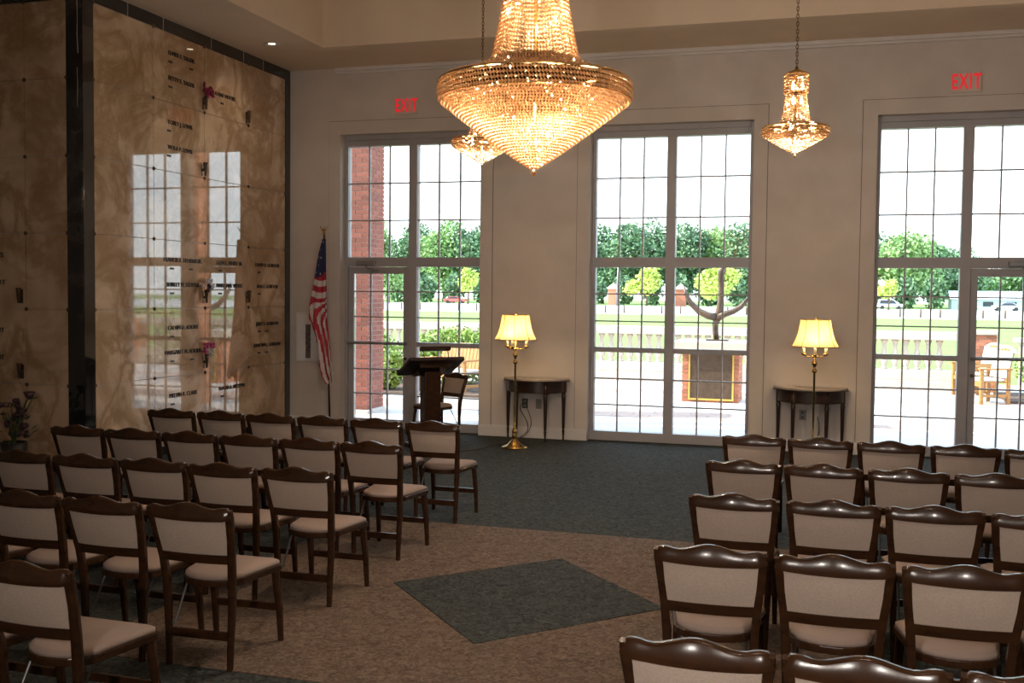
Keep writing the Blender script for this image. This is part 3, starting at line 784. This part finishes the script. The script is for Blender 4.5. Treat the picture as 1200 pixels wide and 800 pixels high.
# ------------------------------------------------------------------ flag
T = thing('flag_on_pole', 'furled american flag on a pole topped by a gilt eagle', 'flag', (.735, -.22, 0))
lean = lambda z: (-.055 * (z - 1.2) / 1.5)
b = MB(); b.lathe([(0, 0), (.15, 0), (.15, .015), (.06, .05), (.03, .09), (.022, .10)], 20); b.build('base', 'brass', T, smooth=True)
b = MB(); b.tube([(lean(0.05), 0, .05), (lean(2.72), 0, 2.72)], .014, 8); b.build('pole', 'darkwood', T, smooth=True)
b = MB(); tx = lean(2.75)
b.lathe([(.016, 2.70), (.022, 2.71), (.014, 2.73), (.02, 2.745), (.008, 2.76)], 8, (tx, 0, 0))
b.lathe([(0, 2.755), (.018, 2.77), (.022, 2.79), (.012, 2.815), (.010, 2.83), (0, 2.838)], 8, (tx, 0, 0))
for s in (-1, 1): b.add([(tx, 0, 2.785), (tx + s * .03, .004, 2.80), (tx + s * .075, 0, 2.865), (tx + s * .05, -.004, 2.815), (tx + s * .02, -.008, 2.77)], [(0, 1, 2, 3, 4)]); b.add([(tx, .006, 2.785), (tx + s * .03, .010, 2.80), (tx + s * .075, .006, 2.865), (tx + s * .05, .002, 2.815), (tx + s * .02, -.002, 2.77)], [(4, 3, 2, 1, 0)])
b.build('eagle_finial', 'brass', T)
# draped cloth: horizontal section is a fan of folds on the -x side of the pole
NZ, NU = 72, 34
Ztop, Zbot = 2.66, .76
prof = [(2.66, .035), (2.45, .10), (2.2, .15), (2.0, .19), (1.75, .25), (1.55, .275), (1.3, .22), (1.1, .215), (.95, .22), (.84, .20), (.76, .15)]
def interp(z):
    for (za, wa), (zb, wb) in zip(prof[:-1], prof[1:]):
        if z <= za and z >= zb: return wb + (wa - wb) * (z - zb) / (za - zb)
    return prof[-1][1]
vs = []; fs = []; mi = []; uv = {}
for j in range(NZ + 1):
    v = j / NZ; z = Ztop + (Zbot - Ztop) * v; w = interp(z)
    for i in range(NU + 1):
        u = i / NU
        fold = sin(u * 9.5 + 2.2 * v) * (.05 * min(1, v * 2.2 + .12)) + .012 * sin(u * 23 + v * 6)
        zz = z - .09 * sin(u * pi * .9) * v + (.05 * sin(u * 11 + 1) * max(0, v - .75) * 4)
        shift = .075 * max(0, v - .55) / .45          # the lower end swings back under the pole
        vs.append((lean(z) + .02 - (1 - u) * w + shift + .02 * u, -.028 - abs(fold) * .8 + fold * .3, zz))
for j in range(NZ):
    for i in range(NU):
        v = (j + .5) / NZ; u = (i + .5) / NU; z = Ztop + (Zbot - Ztop) * v
        fs.append((j * (NU + 1) + i, j * (NU + 1) + i + 1, (j + 1) * (NU + 1) + i + 1, (j + 1) * (NU + 1) + i))
        slant = min(1, max(0, (v - .42) / .18))
        if z > 2.17 + .10 * (u - .5):
            m_ = 0
            k1, k2 = int(u * 5), int(v * 40)
            if (u < .6 and (j % 4 == 1) and ((i + 3 * ((j // 4) % 2)) % 7 == 2)): m_ = 2
        else:
            s = (1 - slant) * ((2.2 - z) / .085) + slant * (u * 7.2 + (z * 1.5) + 1.4)
            m_ = 1 if int(s) % 2 == 0 else 2
        mi.append(m_)
b = MB(); b.v = vs; b.f = fs; b.mi = mi
me = b.mesh('flag_cloth', ['flag_blue', 'flag_red', 'flag_white'], smooth=True)
cl = put('flag_cloth', me, T); so = cl.modifiers.new('thickness', 'SOLIDIFY'); so.thickness = .004; so.offset = 0

# framed notice
T = thing('framed_notice', 'white framed notice on the wall behind the flag', 'notice', (.35, 0, 1.28))
b = MB(); b.box(-.22, .22, -.02, -.001, -.35, .35); b.build('frame', 'trimwhite', T, bevel=.005)
b = MB(); b.box(-.195, .195, -.023, -.019, -.325, .325); b.build('sheet', 'paper', T)
b = MB(); b.box(-.06, .02, -.026, -.0225, -.30, .18); b.build('photo_strip', 'picture', T)

# ------------------------------------------------------------------ crypt vases and flowers
def bloom(b, c, r, rnd, n=5):
    for k in range(n):
        d = Vector((rnd.uniform(-1, 1), rnd.uniform(-1, 1), rnd.uniform(-.6, 1))).normalized() * r * .55
        bm = bmesh.new(); bmesh.ops.create_icosphere(bm, subdivisions=1, radius=r * rnd.uniform(.35, .6)); 
        vs = [Vector(c) + d + v.co * rnd.uniform(.75, 1.25) for v in bm.verts]; fs = [[v.index for v in f.verts] for f in bm.faces]
        bm.free(); b.add(vs, fs)
def vase(loc, rz, label, petals=None, accent=None, seed=1):
    T = thing('crypt_vase', label, 'vase', loc, rz, 'bronze wall vases on the crypts')   # local -y away from the wall
    rnd = random.Random(seed)
    b = MB(); b.lathe([(0, -.09), (.012, -.085), (.016, -.04), (.022, .03), (.03, .075), (.026, .075), (.014, 0)], 12, (0, -.045, 0)); b.build('vase_body', 'bronze', T, smooth=True)
    b = MB(); b.box(-.012, .012, -.03, 0, -.03, .0); b.box(-.02, .02, -.006, 0, -.09, .06); b.build('bracket', 'bronze', T, bevel=.002)
    if petals:
        b = MB()
        for k in range(6):
            a = rnd.uniform(0, 6.28); b.tube([(0, -.045, .05), (.05 * cos(a), -.055 + .03 * sin(a), .10 + .04 * rnd.random())], .003, 4)
        b.build('stems', 'leaf_indoor', T)
        b = MB()
        for k in range(9): b = MB(); bloom(b, (rnd.uniform(-.085, .085), -.06 + rnd.uniform(-.04, .02), rnd.uniform(.09, .21)), .038, rnd, 4); b.build('flower', petals, T, smooth=True)
        for k in range(4): b = MB(); bloom(b, (rnd.uniform(-.06, .08), -.075 + rnd.uniform(-.03, .02), rnd.uniform(.06, .16)), .032, rnd, 4); b.build('flower', accent, T, smooth=True)
R9 = pi / 2
vase((.025, -2.17, 4.23), R9, 'bronze crypt vase with dark red flowers, highest on the marble', 'petal_red', 'petal_pink', 3)
vase((.025, -1.17, 4.22), R9, 'empty bronze crypt vase near the top right of the marble')
vase((.025, -2.19, 3.42), R9, 'empty bronze crypt vase between the reflected window panes')
vase((.025, -2.17, 1.86), R9, 'bronze crypt vase with white and dark flowers', 'petal_white', 'petal_dark', 5)
vase((.025, -1.17, 1.86), R9, 'slim empty bronze crypt vase on the right at mid height')
vase((.025, -2.17, 1.06), R9, 'bronze crypt vase with a pink bloom, lowest with flowers', 'petal_pink', 'petal_white', 8)
vase((-.76, -4.35, 1.86), 0, 'upper bronze crypt vase on the dim left marble face')
vase((-.76, -4.35, 1.06), 0, 'lower bronze crypt vase on the dim left marble face')
# floor arrangement in front of the dim face
T = thing('flower_arrangement', 'dark flower arrangement in a black pot at the far left', 'plant', (-.52, -4.75, 0)); rnd = random.Random(11)
b = MB(); b.lathe([(0, 0), (.10, 0), (.11, .02), (.085, .06), (.12, .24), (.135, .36), (.12, .36), (.10, .30)], 20); b.build('pot', 'pot', T, smooth=True)
b = MB()
for k in range(16):
    a = rnd.uniform(0, 6.28); h = rnd.uniform(.45, .80); r = rnd.uniform(.03, .20); b.tube([(0, 0, .3), (r * .4 * cos(a), r * .4 * sin(a), .3 + h * .35), (r * cos(a), r * sin(a), h)], .006, 5)
b.tube([(0, 0, .3), (.08, 0, .6), (.17, 0, .80), (.30, 0, .83)], .009, 5)
b.build('stems', 'leaf_indoor', T)
b = MB()
for k in range(40):
    a = rnd.uniform(0, 6.28); h = rnd.uniform(.36, .72); r = rnd.uniform(.05, .2); c = Vector((r * cos(a), r * sin(a), h)); d = Vector((cos(a), sin(a), rnd.uniform(-.3, .9))).normalized() * rnd.uniform(.08, .14); s = d.cross(Vector((0, 0, 1))).normalized() * .02
    b.add([c, c + d * .5 + s, c + d, c + d * .5 - s], [(0, 1, 2, 3)])
b.build('leaves', 'leaf_indoor', T)
b = MB()
for k in range(16): a = rnd.uniform(0, 6.28); r = rnd.uniform(.02, .17); b = MB(); bloom(b, (r * cos(a), r * sin(a), rnd.uniform(.42, .78)), .05, rnd, 4); b.build('bloom', 'petal_dark', T, smooth=True)
b = MB(); b.lathe([(0, .80), (.035, .82), (.06, .88), (.03, .87)], 10, (.20, 0, 0)); b.build('bloom', 'petal_dark', T, smooth=True)

# ------------------------------------------------------------------ outside: ground
b = MB(); b.box(-160, 160, .35, 12.5, -.25, -.02); terr = struct(b.build('terrace', 'concrete'), 'bright concrete terrace outside the windows', 'terrace')
pm = MB(); pm.box(-.295, .295, -.145, .145, -.03, -.012); pmesh = pm.mesh('paving_slab', 'paver', bevel=.004)
cnt = 0
for (y0, ny) in ((.55, 3), (3.2, 4), (7.5, 2)):
    for j in range(ny):
        for i in range(34):
            if cnt >= 300: break
            put('paving_slab', pmesh, terr, (-3.4 + .6 * i + (.3 if j % 2 else 0), y0 + .30 * j, 0)); cnt += 1
b = MB(); b.box(-260, 260, 12.5, 95, -.3, -.03); struct(b.build('lawn', 'grass'), 'sunlit lawn beyond the balustrade', 'lawn')
b = MB(); b.box(-400, 400, 95, 190, -.3, -.02); struct(b.build('road', 'asphalt'), 'pale sunlit road and car park beyond the lawn', 'road')
b = MB(); b.box(-500, 500, 190, 420, -.3, -.01); struct(b.build('lawn_far', 'grass'), 'strip of grass under the far trees', 'lawn')
b = MB(); b.box(-2.9, 1.6, 5.0, 8.1, -.02, .03); struct(b.build('planting_bed', 'soil'), 'soil bed under the clipped hedge', 'bed')
b = MB(); b.box(10.7, 14.5, 7.8, 9.9, -.02, .03); struct(b.build('planting_bed_right', 'soil'), 'soil bed under the bush beside the garden chairs', 'bed')

# bricks
BM = {}
def brick(parent, x, y, z, lx, ly, lz=.064, bmat='brick'):
    key = (round(lx, 3), round(ly, 3), lz, bmat)
    if key not in BM:
        q = MB(); q.box(-lx / 2, lx / 2, -ly / 2, ly / 2, -lz / 2, lz / 2); BM[key] = q.mesh('brick', bmat)
    return put('brick', BM[key], parent, (x, y, z))
def brick_box(T, x0, x1, y0, y1, z0, z1, faces, rest=(), bmat='brick'):
    """clad a mortar core in bricks; faces: subset of 'F' (-y) 'B' 'L' 'R' built one by one, rest joined"""
    b = MB(); b.box(x0 + .012, x1 - .012, y0 + .012, y1 - .012, z0, z1); b.build('mortar_core', 'mortar', T)
    pit = .0745; n = int((z1 - z0) / pit); J = .010; d = .10; RB = MB()
    def run(a, c, off):
        out = []; p = a; L = .215
        if off: out.append((p, p + L / 2 - J / 2)); p += L / 2 + J / 2
        while p < c - .03:
            e = min(p + L, c)
            if c - e < .05: e = c
            out.append((p, e)); p = e + J
        return out
    for k in range(n):
        z = z0 + pit * (k + .5) ; off = k % 2
        for fc in faces + ''.join(rest):
            if fc in 'FB':
                yy = y0 + d / 2 if fc == 'F' else y1 - d / 2
                for (a, c) in run(x0, x1, off):
                    if fc in rest: RB.box(a, c, yy - d / 2, yy + d / 2, z - .032, z + .032)
                    else: brick(T, (a + c) / 2, yy, z, c - a, d, bmat=bmat)
            else:
                xx = x0 + d / 2 if fc == 'L' else x1 - d / 2
                for (a, c) in run(y0 + d + J, y1 - d - J, 1 - off):
                    if fc in rest: RB.box(xx - d / 2, xx + d / 2, a, c, z - .032, z + .032)
                    else: brick(T, xx, (a + c) / 2, z, d, c - a, bmat=bmat)
    if RB.v:
        o = RB.build('rear_bricks', bmat, T); o['kind'] = 'stuff'
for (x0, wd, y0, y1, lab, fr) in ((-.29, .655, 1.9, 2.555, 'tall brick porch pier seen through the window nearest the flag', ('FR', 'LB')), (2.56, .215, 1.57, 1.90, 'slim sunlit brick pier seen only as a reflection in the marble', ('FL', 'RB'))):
    T = thing('brick_pier', lab, 'pier', (0, 0, -.02)); brick_box(T, x0, x0 + wd, y0, y1, .06, 4.6, fr[0], tuple(fr[1]), 'brick_shaded' if x0 < 0 else 'brick')
    b = MB(); b.box(x0 - .03, x0 + wd + .03, y0 - .03, y1 + .03, 0, .06); b.build('plinth', 'concrete', T, bevel=.005)
    b = MB(); b.box(x0 - .03, x0 + wd + .03, y0 - .03, y1 + .03, 4.58, 4.7); b.build('cap', 'stone', T, bevel=.01)

# balustrade
T = thing('balustrade', 'pale stone balustrade along the far edge of the terrace', 'balustrade', (0, 10.5, -.02))
for (z0, z1, y0, y1, nm) in ((0, .2, -.2, .2, 'base_course'), (.2, .42, -.16, .16, 'plinth'), (1.06, 1.24, -.17, .17, 'top_rail')):
    L = 2.05
    for i in range(8):
        b = MB(); b.box(-6.2 + L * i + .004, -6.2 + L * (i + 1) - .004, y0, y1, z0, z1); b.build(nm, 'stone', T, bevel=.012)
q = MB(); q.lathe([(.075, .42), (.075, .455), (.05, .47), (.06, .50), (.085, .58), (.09, .65), (.07, .76), (.045, .88), (.042, .94), (.06, .96), (.045, .985), (.075, 1.0), (.075, 1.06)], 12); bal = q.mesh('baluster', 'stone', smooth=True)
for i in range(72): put('baluster', bal, T, (-6.05 + .222 * i, 0, 0))
T = thing('brick_post', 'low brick gatepost ending the balustrade, seen through the right door', 'post', (0, 0, -.02)); brick_box(T, 10.25, 10.80, 10.25, 10.80, 0, 1.2, 'FL', ('R', 'B'))
b = MB(); b.box(10.21, 10.84, 10.21, 10.84, 1.2, 1.28); b.build('cap', 'stone', T, bevel=.01)

# pedestal with plaque and sculpture
T = thing('brick_pedestal', 'orange brick pedestal with bronze plaque on the terrace', 'pedestal', (0, 0, -.02)); brick_box(T, 4.87, 5.90, 5.9, 6.75, 0, .96, 'FR', ('L', 'B'))
b = MB(); b.box(4.72, 6.05, 5.75, 6.9, .96, 1.12); b.build('capstone', 'stone', T, bevel=.02)
b = MB(); b.box(5.02, 5.78, 5.885, 5.905, .07, .90); pl = b.build('plaque', 'plaque', T, bevel=.004)
b = MB()
for (a, c, d, e) in ((4.99, 5.81, .04, .07), (4.99, 5.81, .90, .93), (4.99, 5.02, .07, .90), (5.78, 5.81, .07, .90)): b.box(a, c, 5.87, 5.905, d, e)
b.build('plaque_frame', 'gold', pl)
T = thing('driftwood_sculpture', 'brown anchor-shaped driftwood sculpture on the brick pedestal', 'sculpture', (5.45, 6.25, 1.10))
b = MB(); b.box(-.18, .22, -.16, .16, 0, .03); b.build('base_plate', 'bronze', T, bevel=.005)
b = MB(); b.tube([(.0, 0, .02), (-.02, .0, .15), (-.03, 0, .30), (.02, .01, .45), (.06, .01, .70), (.07, 0, 1.0), (.055, 0, 1.18), (.07, 0, 1.27), (.10, 0, 1.36), (.10, 0, 1.42)], [.05, .055, .06, .075, .06, .05, .05, .075, .06, .02], 8); b.build('shank', 'driftwood', T, smooth=True)
b = MB(); b.tube([(-.02, -.02, .44), (-.15, -.04, .46), (-.32, -.05, .54), (-.47, -.05, .68), (-.57, -.04, .84), (-.62, -.03, 1.02)], [.075, .07, .065, .055, .035, .01], 8); b.build('arm', 'driftwood', T, smooth=True)
b = MB(); b.tube([(.0, -.02, .42), (.15, -.02, .50), (.30, -.02, .55), (.44, -.01, .64), (.56, 0, .80), (.60, 0, .86)], [.075, .06, .055, .05, .03, .01], 8); b.build('arm', 'driftwood', T, smooth=True)

# ------------------------------------------------------------------ garden seats
def garden_seat(x, y, rz, w, label):
    T = thing('garden_chair' if w < .9 else 'garden_bench', label, 'chair' if w < .9 else 'bench', (x, y, -.02), rz, 'wooden garden seats')
    h = w / 2
    for s in (-1, 1):
        b = MB(); b.box(s * h - .03, s * h + .03, -.03, .03, 0, .64); b.build('front_leg', 'teak', T, bevel=.004)
        b = MB(); b.box(s * h - .03, s * h + .03, .49, .55, 0, .64); b.build('rear_leg', 'teak', T, bevel=.004)
        b = MB(); b.box(s * h - .045, s * h + .045, -.06, .58, .64, .675); b.build('armrest', 'teak', T, bevel=.006)
        b = MB(); b.box(s * h - .02, s * h + .02, .03, .49, .14, .19); b.build('side_stretcher', 'teak', T, bevel=.003)
    b = MB(); b.box(-h + .03, h - .03, -.02, .02, .33, .40); b.build('seat_rail', 'teak', T, bevel=.003)
    for k in range(6):
        yy = .0 + k * .088; b = MB(); b.box(-h + .03, h - .03, yy, yy + .075, .40, .425); b.build('seat_slat', 'teak', T)
    b = MB(); b.box(-h + .04, h - .04, .0, .48, .425, .47); b.build('seat_cushion', 'cushion_and_glare', T, bevel=.02)
    lean_ = lambda x, y, z: (x, y + .52 + (z - .42) * .22, z)
    n = max(5, int(w / .1))
    for k in range(n):
        xa = -h + .04 + (w - .08) * k / n; xb = -h + .04 + (w - .08) * (k + 1) / n - .015; u = ((xa + xb) / 2) / h
        b = MB(); b.prism([(xa, 0), (xb, 0), (xb, .02), (xa, .02)], .43, (.95 if w < .9 else .84) + .10 * (1 - u * u), lean_); b.build('back_slat', 'teak', T)
    pts = [lean_(-h + .02 + (w - .04) * i / 12, .01, (.95 if w < .9 else .84) + .10 * (1 - ((-h + .02 + (w - .04) * i / 12) / h) ** 2)) for i in range(13)]
    b = MB(); b.tube(pts, .032, 6); b.build('top_rail', 'cushion_and_glare' if w < .9 else 'teak', T, smooth=True)  # chair top rail coloured pale for sun glare, bench rail stays teak
    if w < .9: b = MB(); b.prism([(-h + .05, -.035), (h - .05, -.035), (h - .05, -.003), (-h + .05, -.003)], .48, .98, lean_); b.build('back_glare_slab', 'cushion_and_glare', T, bevel=.012)  # pale slab added for the sun glare that whitens the chair back
    return T
garden_seat(.25, 5.6, radians(-25), 1.25, 'orange wooden garden bench beyond the lectern chair')
garden_seat(10.03, 7.74, radians(-68), .68, 'wooden garden armchair with white seat cushion and glare-painted back, seen through the right door')
garden_seat(10.02, 9.12, radians(-68), .68, 'wooden garden armchair half hidden beside the brick gatepost')

# ------------------------------------------------------------------ foliage
def leaves(b, c, rad, n, size, rnd, shell=.55):
    cx, cy, cz = c; rx, ry, rz = rad
    for _ in range(n):
        d = Vector((rnd.gauss(0, 1), rnd.gauss(0, 1), rnd.gauss(0, 1))).normalized(); k = shell + (1 - shell) * rnd.random()
        p = Vector((cx + d.x * rx * k, cy + d.y * ry * k, cz + d.z * rz * k))
        t = Vector((rnd.gauss(0, 1), rnd.gauss(0, 1), rnd.gauss(0, .7))).normalized(); s = size * rnd.uniform(.6, 1.3)
        w = t.cross(Vector((rnd.gauss(0, 1), rnd.gauss(0, 1), rnd.gauss(0, 1)))).normalized() * s * .55
        b.add([p - t * s * .5, p + w * .6, p + t * s * .5, p - w * .6], [(0, 1, 2, 3)])
def tree(x, y, h, w, ma, label, seed, n=900, size=.9, trunk=.25, clumps=9, group='trees beyond the road'):
    rnd = random.Random(seed); T = thing('tree', label, 'tree', (x, y, 0), 0, group)
    b = MB(); b.tube([(0, 0, 0), (.1, 0, h * .3), (0, .1, h * .6)], [h * .022 + .06, h * .018 + .05, h * .008 + .03], 7)
    for k in range(4):
        a = rnd.uniform(0, 6.28); b.tube([(0, 0, h * (.22 + .08 * k)), (w * .2 * cos(a), w * .2 * sin(a), h * (.40 + .1 * k)), (w * .36 * cos(a), w * .36 * sin(a), h * (.52 + .1 * k))], [h * .01 + .03, h * .007 + .02, .02], 5)
    b.build('trunk', 'bark', T, smooth=True)
    b = MB(); z0 = h * trunk
    for k in range(clumps):
        a = rnd.uniform(0, 6.28); f = rnd.random(); zc_ = z0 + (h - z0) * (.18 + .68 * f); rr = w * .5 * (1 - (abs(f - .38) / .75) ** 2) * rnd.uniform(.35, .72)
        cr = w * rnd.uniform(.20, .30); leaves(b, (rr * cos(a), rr * sin(a), zc_), (cr, cr, cr * .78 * min(1.25, h / w)), n // clumps, size, rnd)
    leaves(b, (0, 0, z0 + (h - z0) * .5), (w * .33, w * .33, (h - z0) * .46), n // 3, size, rnd, .3)
    b.build('crown', ma, T)
def at(px, Y):                          # world x on the line of sight of photo column px, used once to lay the trees out at their real distances
    d = fwd + r2 * (px - 600) / 1229.43; return 7.4266 + d.x * (Y + 13.503) / d.y
P_ = [(395, 215, 19, 15, 'leaf_dark'), (440, 205, 18, 15, 'leaf_mid'), (485, 215, 18.5, 15, 'leaf_dark'), (520, 200, 18, 14, 'leaf_mid'), (560, 215, 18.5, 15, 'leaf_dark'),
      (610, 215, 18.5, 16, 'leaf_dark'), (660, 212, 18.5, 16, 'leaf_dark'), (705, 212, 18.3, 14, 'leaf_dark'), (735, 216, 18.6, 15, 'leaf_dark'), (768, 210, 18.2, 15, 'leaf_dark'), (805, 214, 17.6, 14, 'leaf_dark'), (838, 212, 18.2, 13, 'leaf_mid'), (872, 210, 17.6, 14, 'leaf_dark'), (905, 214, 17.5, 15, 'leaf_dark'), (960, 214, 17.5, 16, 'leaf_dark'), (1010, 212, 17, 15, 'leaf_dark'),
      (1058, 202, 15.8, 13, 'leaf_mid'), (1032, 214, 13.5, 14, 'leaf_dark'), (1088, 212, 13, 13, 'leaf_dark'), (1118, 214, 12, 12, 'leaf_dark'),
      (270, 214, 18, 16, 'leaf_dark'), (335, 212, 18.5, 16, 'leaf_dark'), (1275, 230, 13, 14, 'leaf_dark'), (1345, 226, 14, 15, 'leaf_mid'), (1420, 228, 14, 15, 'leaf_dark')]
DESC = ['leafy tree', 'full tree', 'broad tree']
WHERE = {395: 'leftmost, partly behind the brick pier', 440: 'just right of the brick pier', 485: 'above the first window mullion', 520: 'above the lectern', 560: 'at the right edge of the first window', 610: 'midway between the first and middle windows', 660: 'just left of the middle window', 705: 'at the left edge of the middle window', 735: 'above the slanting pole', 768: 'left of the middle mullion', 805: 'right of the middle mullion', 838: 'straight above the sculpture', 872: 'at the right edge of the middle window', 905: 'just right of the middle window', 960: 'in line with the right lamp', 1010: 'just left of the right window', 1058: 'tallest crown in the right window', 1032: 'at the left edge of the right window', 1088: 'right of the tallest crown in the right window', 1118: 'beside the right window mullion', 270: 'second beyond the brick pier', 335: 'next beyond the brick pier', 1275: 'first beyond the right door', 1345: 'second beyond the right door', 1420: 'third beyond the right door'}
for k, (px, Y, h, w, ma) in enumerate(P_):
    Y0_ = Y; Y += (2, 22, 8, 16)[k % 4]; h *= Y / Y0_ * .98
    tree(at(px, Y), Y, h, w, ma, '%s tree in the far belt, %s' % ('bright green' if ma == 'leaf_mid' else 'dark green', WHERE[px]), 100 + k, 4200, .85, .08, 14)
for k, (px, Y, h, w) in enumerate(((1143, 330, 12.5, 15), (1166, 345, 12, 13), (1196, 300, 12.5, 13), (1220, 300, 13, 14))):
    tree(at(px, Y), Y, h, w, 'leaf_dark', 'hazy distant tree seen through the right door, number %s from the mullion' % ['one', 'two', 'three', 'four'][k], 300 + k, 1200, 1.3, .1, 8)
tree(at(757, 182), 182, 7.2, 7.6, 'leaf_light', 'small yellow-green tree left of the middle mullion', 401, 1500, .75, .25, 9, 'small bright trees by the road')
tree(at(842, 175), 175, 7.4, 9.0, 'leaf_light', 'wide yellow-green tree behind the sculpture', 402, 1800, .75, .18, 10, 'small bright trees by the road')
tree(at(548, 170), 170, 6.8, 4.0, 'leaf_light', 'slim yellow-green tree beyond the lectern chair', 403, 900, .6, .25, 6, 'small bright trees by the road')
tree(at(1040, 170), 170, 5.2, 4.6, 'leaf_light', 'small yellow tree over the white car', 404, 900, .6, .35, 6, 'small bright trees by the road')
tree(at(455, 165), 165, 8.5, 7.5, 'leaf_mid', 'round bright tree beside the brick pier', 405, 1400, .7, .08, 8, 'small bright trees by the road')
# dense shrub belt closing the foot of the tree line
for k in range(24):
    px = 400 + k * 33; Y = 194
    if px > 1122: continue
    x = at(px, Y); rnd = random.Random(500 + k); T = thing('roadside_shrub', 'dark shrub under the far trees, %s along the road from the left' % (['first', 'second', 'third', 'fourth', 'fifth', 'sixth', 'seventh', 'eighth', 'ninth', 'tenth', 'eleventh', 'twelfth', 'thirteenth', 'fourteenth', 'fifteenth', 'sixteenth', 'seventeenth', 'eighteenth', 'nineteenth', 'twentieth', 'twenty-first', 'twenty-second', 'twenty-third', 'twenty-fourth'][k]), 'shrub', (x, Y, 0), 0, 'shrubs under the far trees')
    b = MB(); leaves(b, (0, 0, 3), (2.45, 2.0, 3.2), 700, .9, rnd, .3); b.build('foliage', 'leaf_dark', T)
    b = MB(); b.tube([(0, 0, 0), (.2, 0, 2.5)], .12, 6); b.build('stem', 'bark', T)
# hedge and bushes on the terrace
def bush(nm, x, y, rad, n, size, ma, label, seed):
    rnd = random.Random(seed); T = thing(nm, label, 'bush', (x, y, 0)); b = MB()
    rx, ry, rz = rad
    leaves(b, (0, 0, rz), rad, n, size, rnd, .5); leaves(b, (0, 0, rz), (rx * .6, ry * .6, rz * .7), n // 3, size, rnd, .2)
    b.build('foliage', ma, T)
    b = MB()
    for k in range(6): a = rnd.uniform(0, 6.28); b.tube([(0, 0, .0), (rx * .4 * cos(a), ry * .4 * sin(a), rz)], .015, 5)
    b.build('stems', 'bark', T)
bush('hedge', -.05, 7.4, (1.15, .5, .62), 5200, .085, 'leaf_hedge', 'clipped hedge behind the garden bench', 601)
bush('hedge', -1.95, 7.1, (.80, .6, .55), 3600, .085, 'leaf_hedge', 'rounded bush left of the garden bench', 602)
bush('hedge', -.95, 5.55, (.48, .42, .42), 2200, .10, 'leaf_hedge', 'loose leafy shrub low behind the door', 603)
bush('hedge', 11.9, 8.9, (1.0, .7, .58), 3800, .085, 'leaf_hedge', 'yellow-green bush beside the garden armchair', 604)
# stone bench right of the gatepost
T = thing('stone_bench', 'pale stone bench beyond the bush at the right edge', 'bench', (12.3, 12.0, -.03))
b = MB(); b.box(-.9, .9, -.2, .2, 1.0, 1.1); b.build('seat', 'stone', T, bevel=.01)
for s in (-.7, .7): b = MB(); b.box(s - .08, s + .08, -.17, .17, 0, 1.0); b.build('leg', 'stone', T, bevel=.01)
# bollards by the road
BL = []
for k, px in enumerate((449, 470, 492, 514, 537, 558, 709, 731, 752, 775, 797, 852, 874, 1054, 1078, 1101, 1151, 1177)):
    q = MB(); q.lathe([(.10, 0), (.10, .78), (.06, .86), (0, .88)], 8); o = q.build('bollard', 'bark', None, smooth=True, loc=(at(px, 101), 101, -.03))
    tag(o, 'dark roadside bollard beyond the lawn, %s from the left' % ['first', 'second', 'third', 'fourth', 'fifth', 'sixth', 'seventh', 'eighth', 'ninth', 'tenth', 'eleventh', 'twelfth', 'thirteenth', 'fourteenth', 'fifteenth', 'sixteenth', 'seventeenth', 'eighteenth'][k], 'bollard', 'roadside bollards')
b = MB(); b.tube([(0, 0, 0), (.55, 0, 9.5)], [.22, .13], 8); tag(b.build('utility_pole', 'alu', None, smooth=True, loc=(at(721, 186), 186, -.03)), 'slanting grey utility pole through the middle window', 'pole')
for (px, lab) in ((718, 'brick gate pillar left of the small bright tree'), (797, 'brick gate pillar just right of the middle mullion')):
    T = thing('gate_pillar', lab, 'pillar', (at(px, 187), 187, -.03)); b = MB(); b.box(-.9, .9, -.9, .9, 0, 3.2); b.build('shaft', 'brick', T); b = MB(); b.box(-1.1, 1.1, -1.1, 1.1, 3.2, 3.5); b.lathe([(1.4, 3.5), (0, 4.4)], 4, a0=pi / 4, a1=pi / 4 + 2 * pi); b.build('cap', 'stone', T)

# cars and building
def car(x, y, rz, ma, label, suv=False):
    T = thing('car', label, 'car', (x, y, -.02), rz, 'cars on the road')
    h = 1.75 if suv else 1.42
    low = [(-2.25, .35), (-2.3, .75), (-2.2, .95), (2.25 if suv else 2.2, .95), (2.3, .6), (2.25, .35)]
    b = MB(); b.prism(low, -.88, .88, lambda x, y, z: (x, z, y)); b.build('body', ma, T, bevel=.06)
    top = [(-2.15, .95), (-1.95, h), (.55, h), (1.25, .95)] if suv else [(-1.75, .95), (-1.0, h), (.45, h), (1.25, .95)]
    b = MB(); b.prism(top, -.78, .78, lambda x, y, z: (x, z, y)); cb = b.build('cabin', ma, T, bevel=.08)
    wn = [(p[0] * .88, .98 + (p[1] - .95) * .8) for p in top]
    b = MB(); b.prism(wn, -.80, .80, lambda x, y, z: (x, z, y)); b.build('windows', 'carglass', cb)
    q = MB(); q.tube([(0, -.11, 0), (0, .11, 0)], .34, 16); wm = q.mesh('wheel', 'tyre')
    for sx in (-1.4, 1.4):
        for sy in (-.8, .8): put('wheel', wm, T, (sx, sy, .34))
car(at(1042, 186), 186, .05, 'carpaint_white', 'white off-road car on the road, behind the small yellow tree', True)
car(at(1178, 180), 180, pi, 'carpaint_silver', 'silver saloon car seen through the right door')
car(at(533, 187), 187, .1, 'carpaint_red', 'red and white car under the far trees beyond the lectern')
T = thing('low_building', 'low pale blue roofed building behind the silver car', 'building', (at(1168, 204), 204, 0))
b = MB(); b.box(-8.5, 8.5, -3, 3, 0, 1.9); b.build('wall', 'roofblue', T)
b = MB(); b.prism([(-3.4, 1.9), (3.4, 1.9), (0, 3.5)], -8.8, 8.8, lambda x, y, z: (z, x, y)); b.build('roof', 'carpaint_white', T)
for k in range(4): q = MB(); q.box(-7 + 4 * k, -5.2 + 4 * k, -3.06, -2.98, .6, 1.5); q.build('window', 'carglass', T)
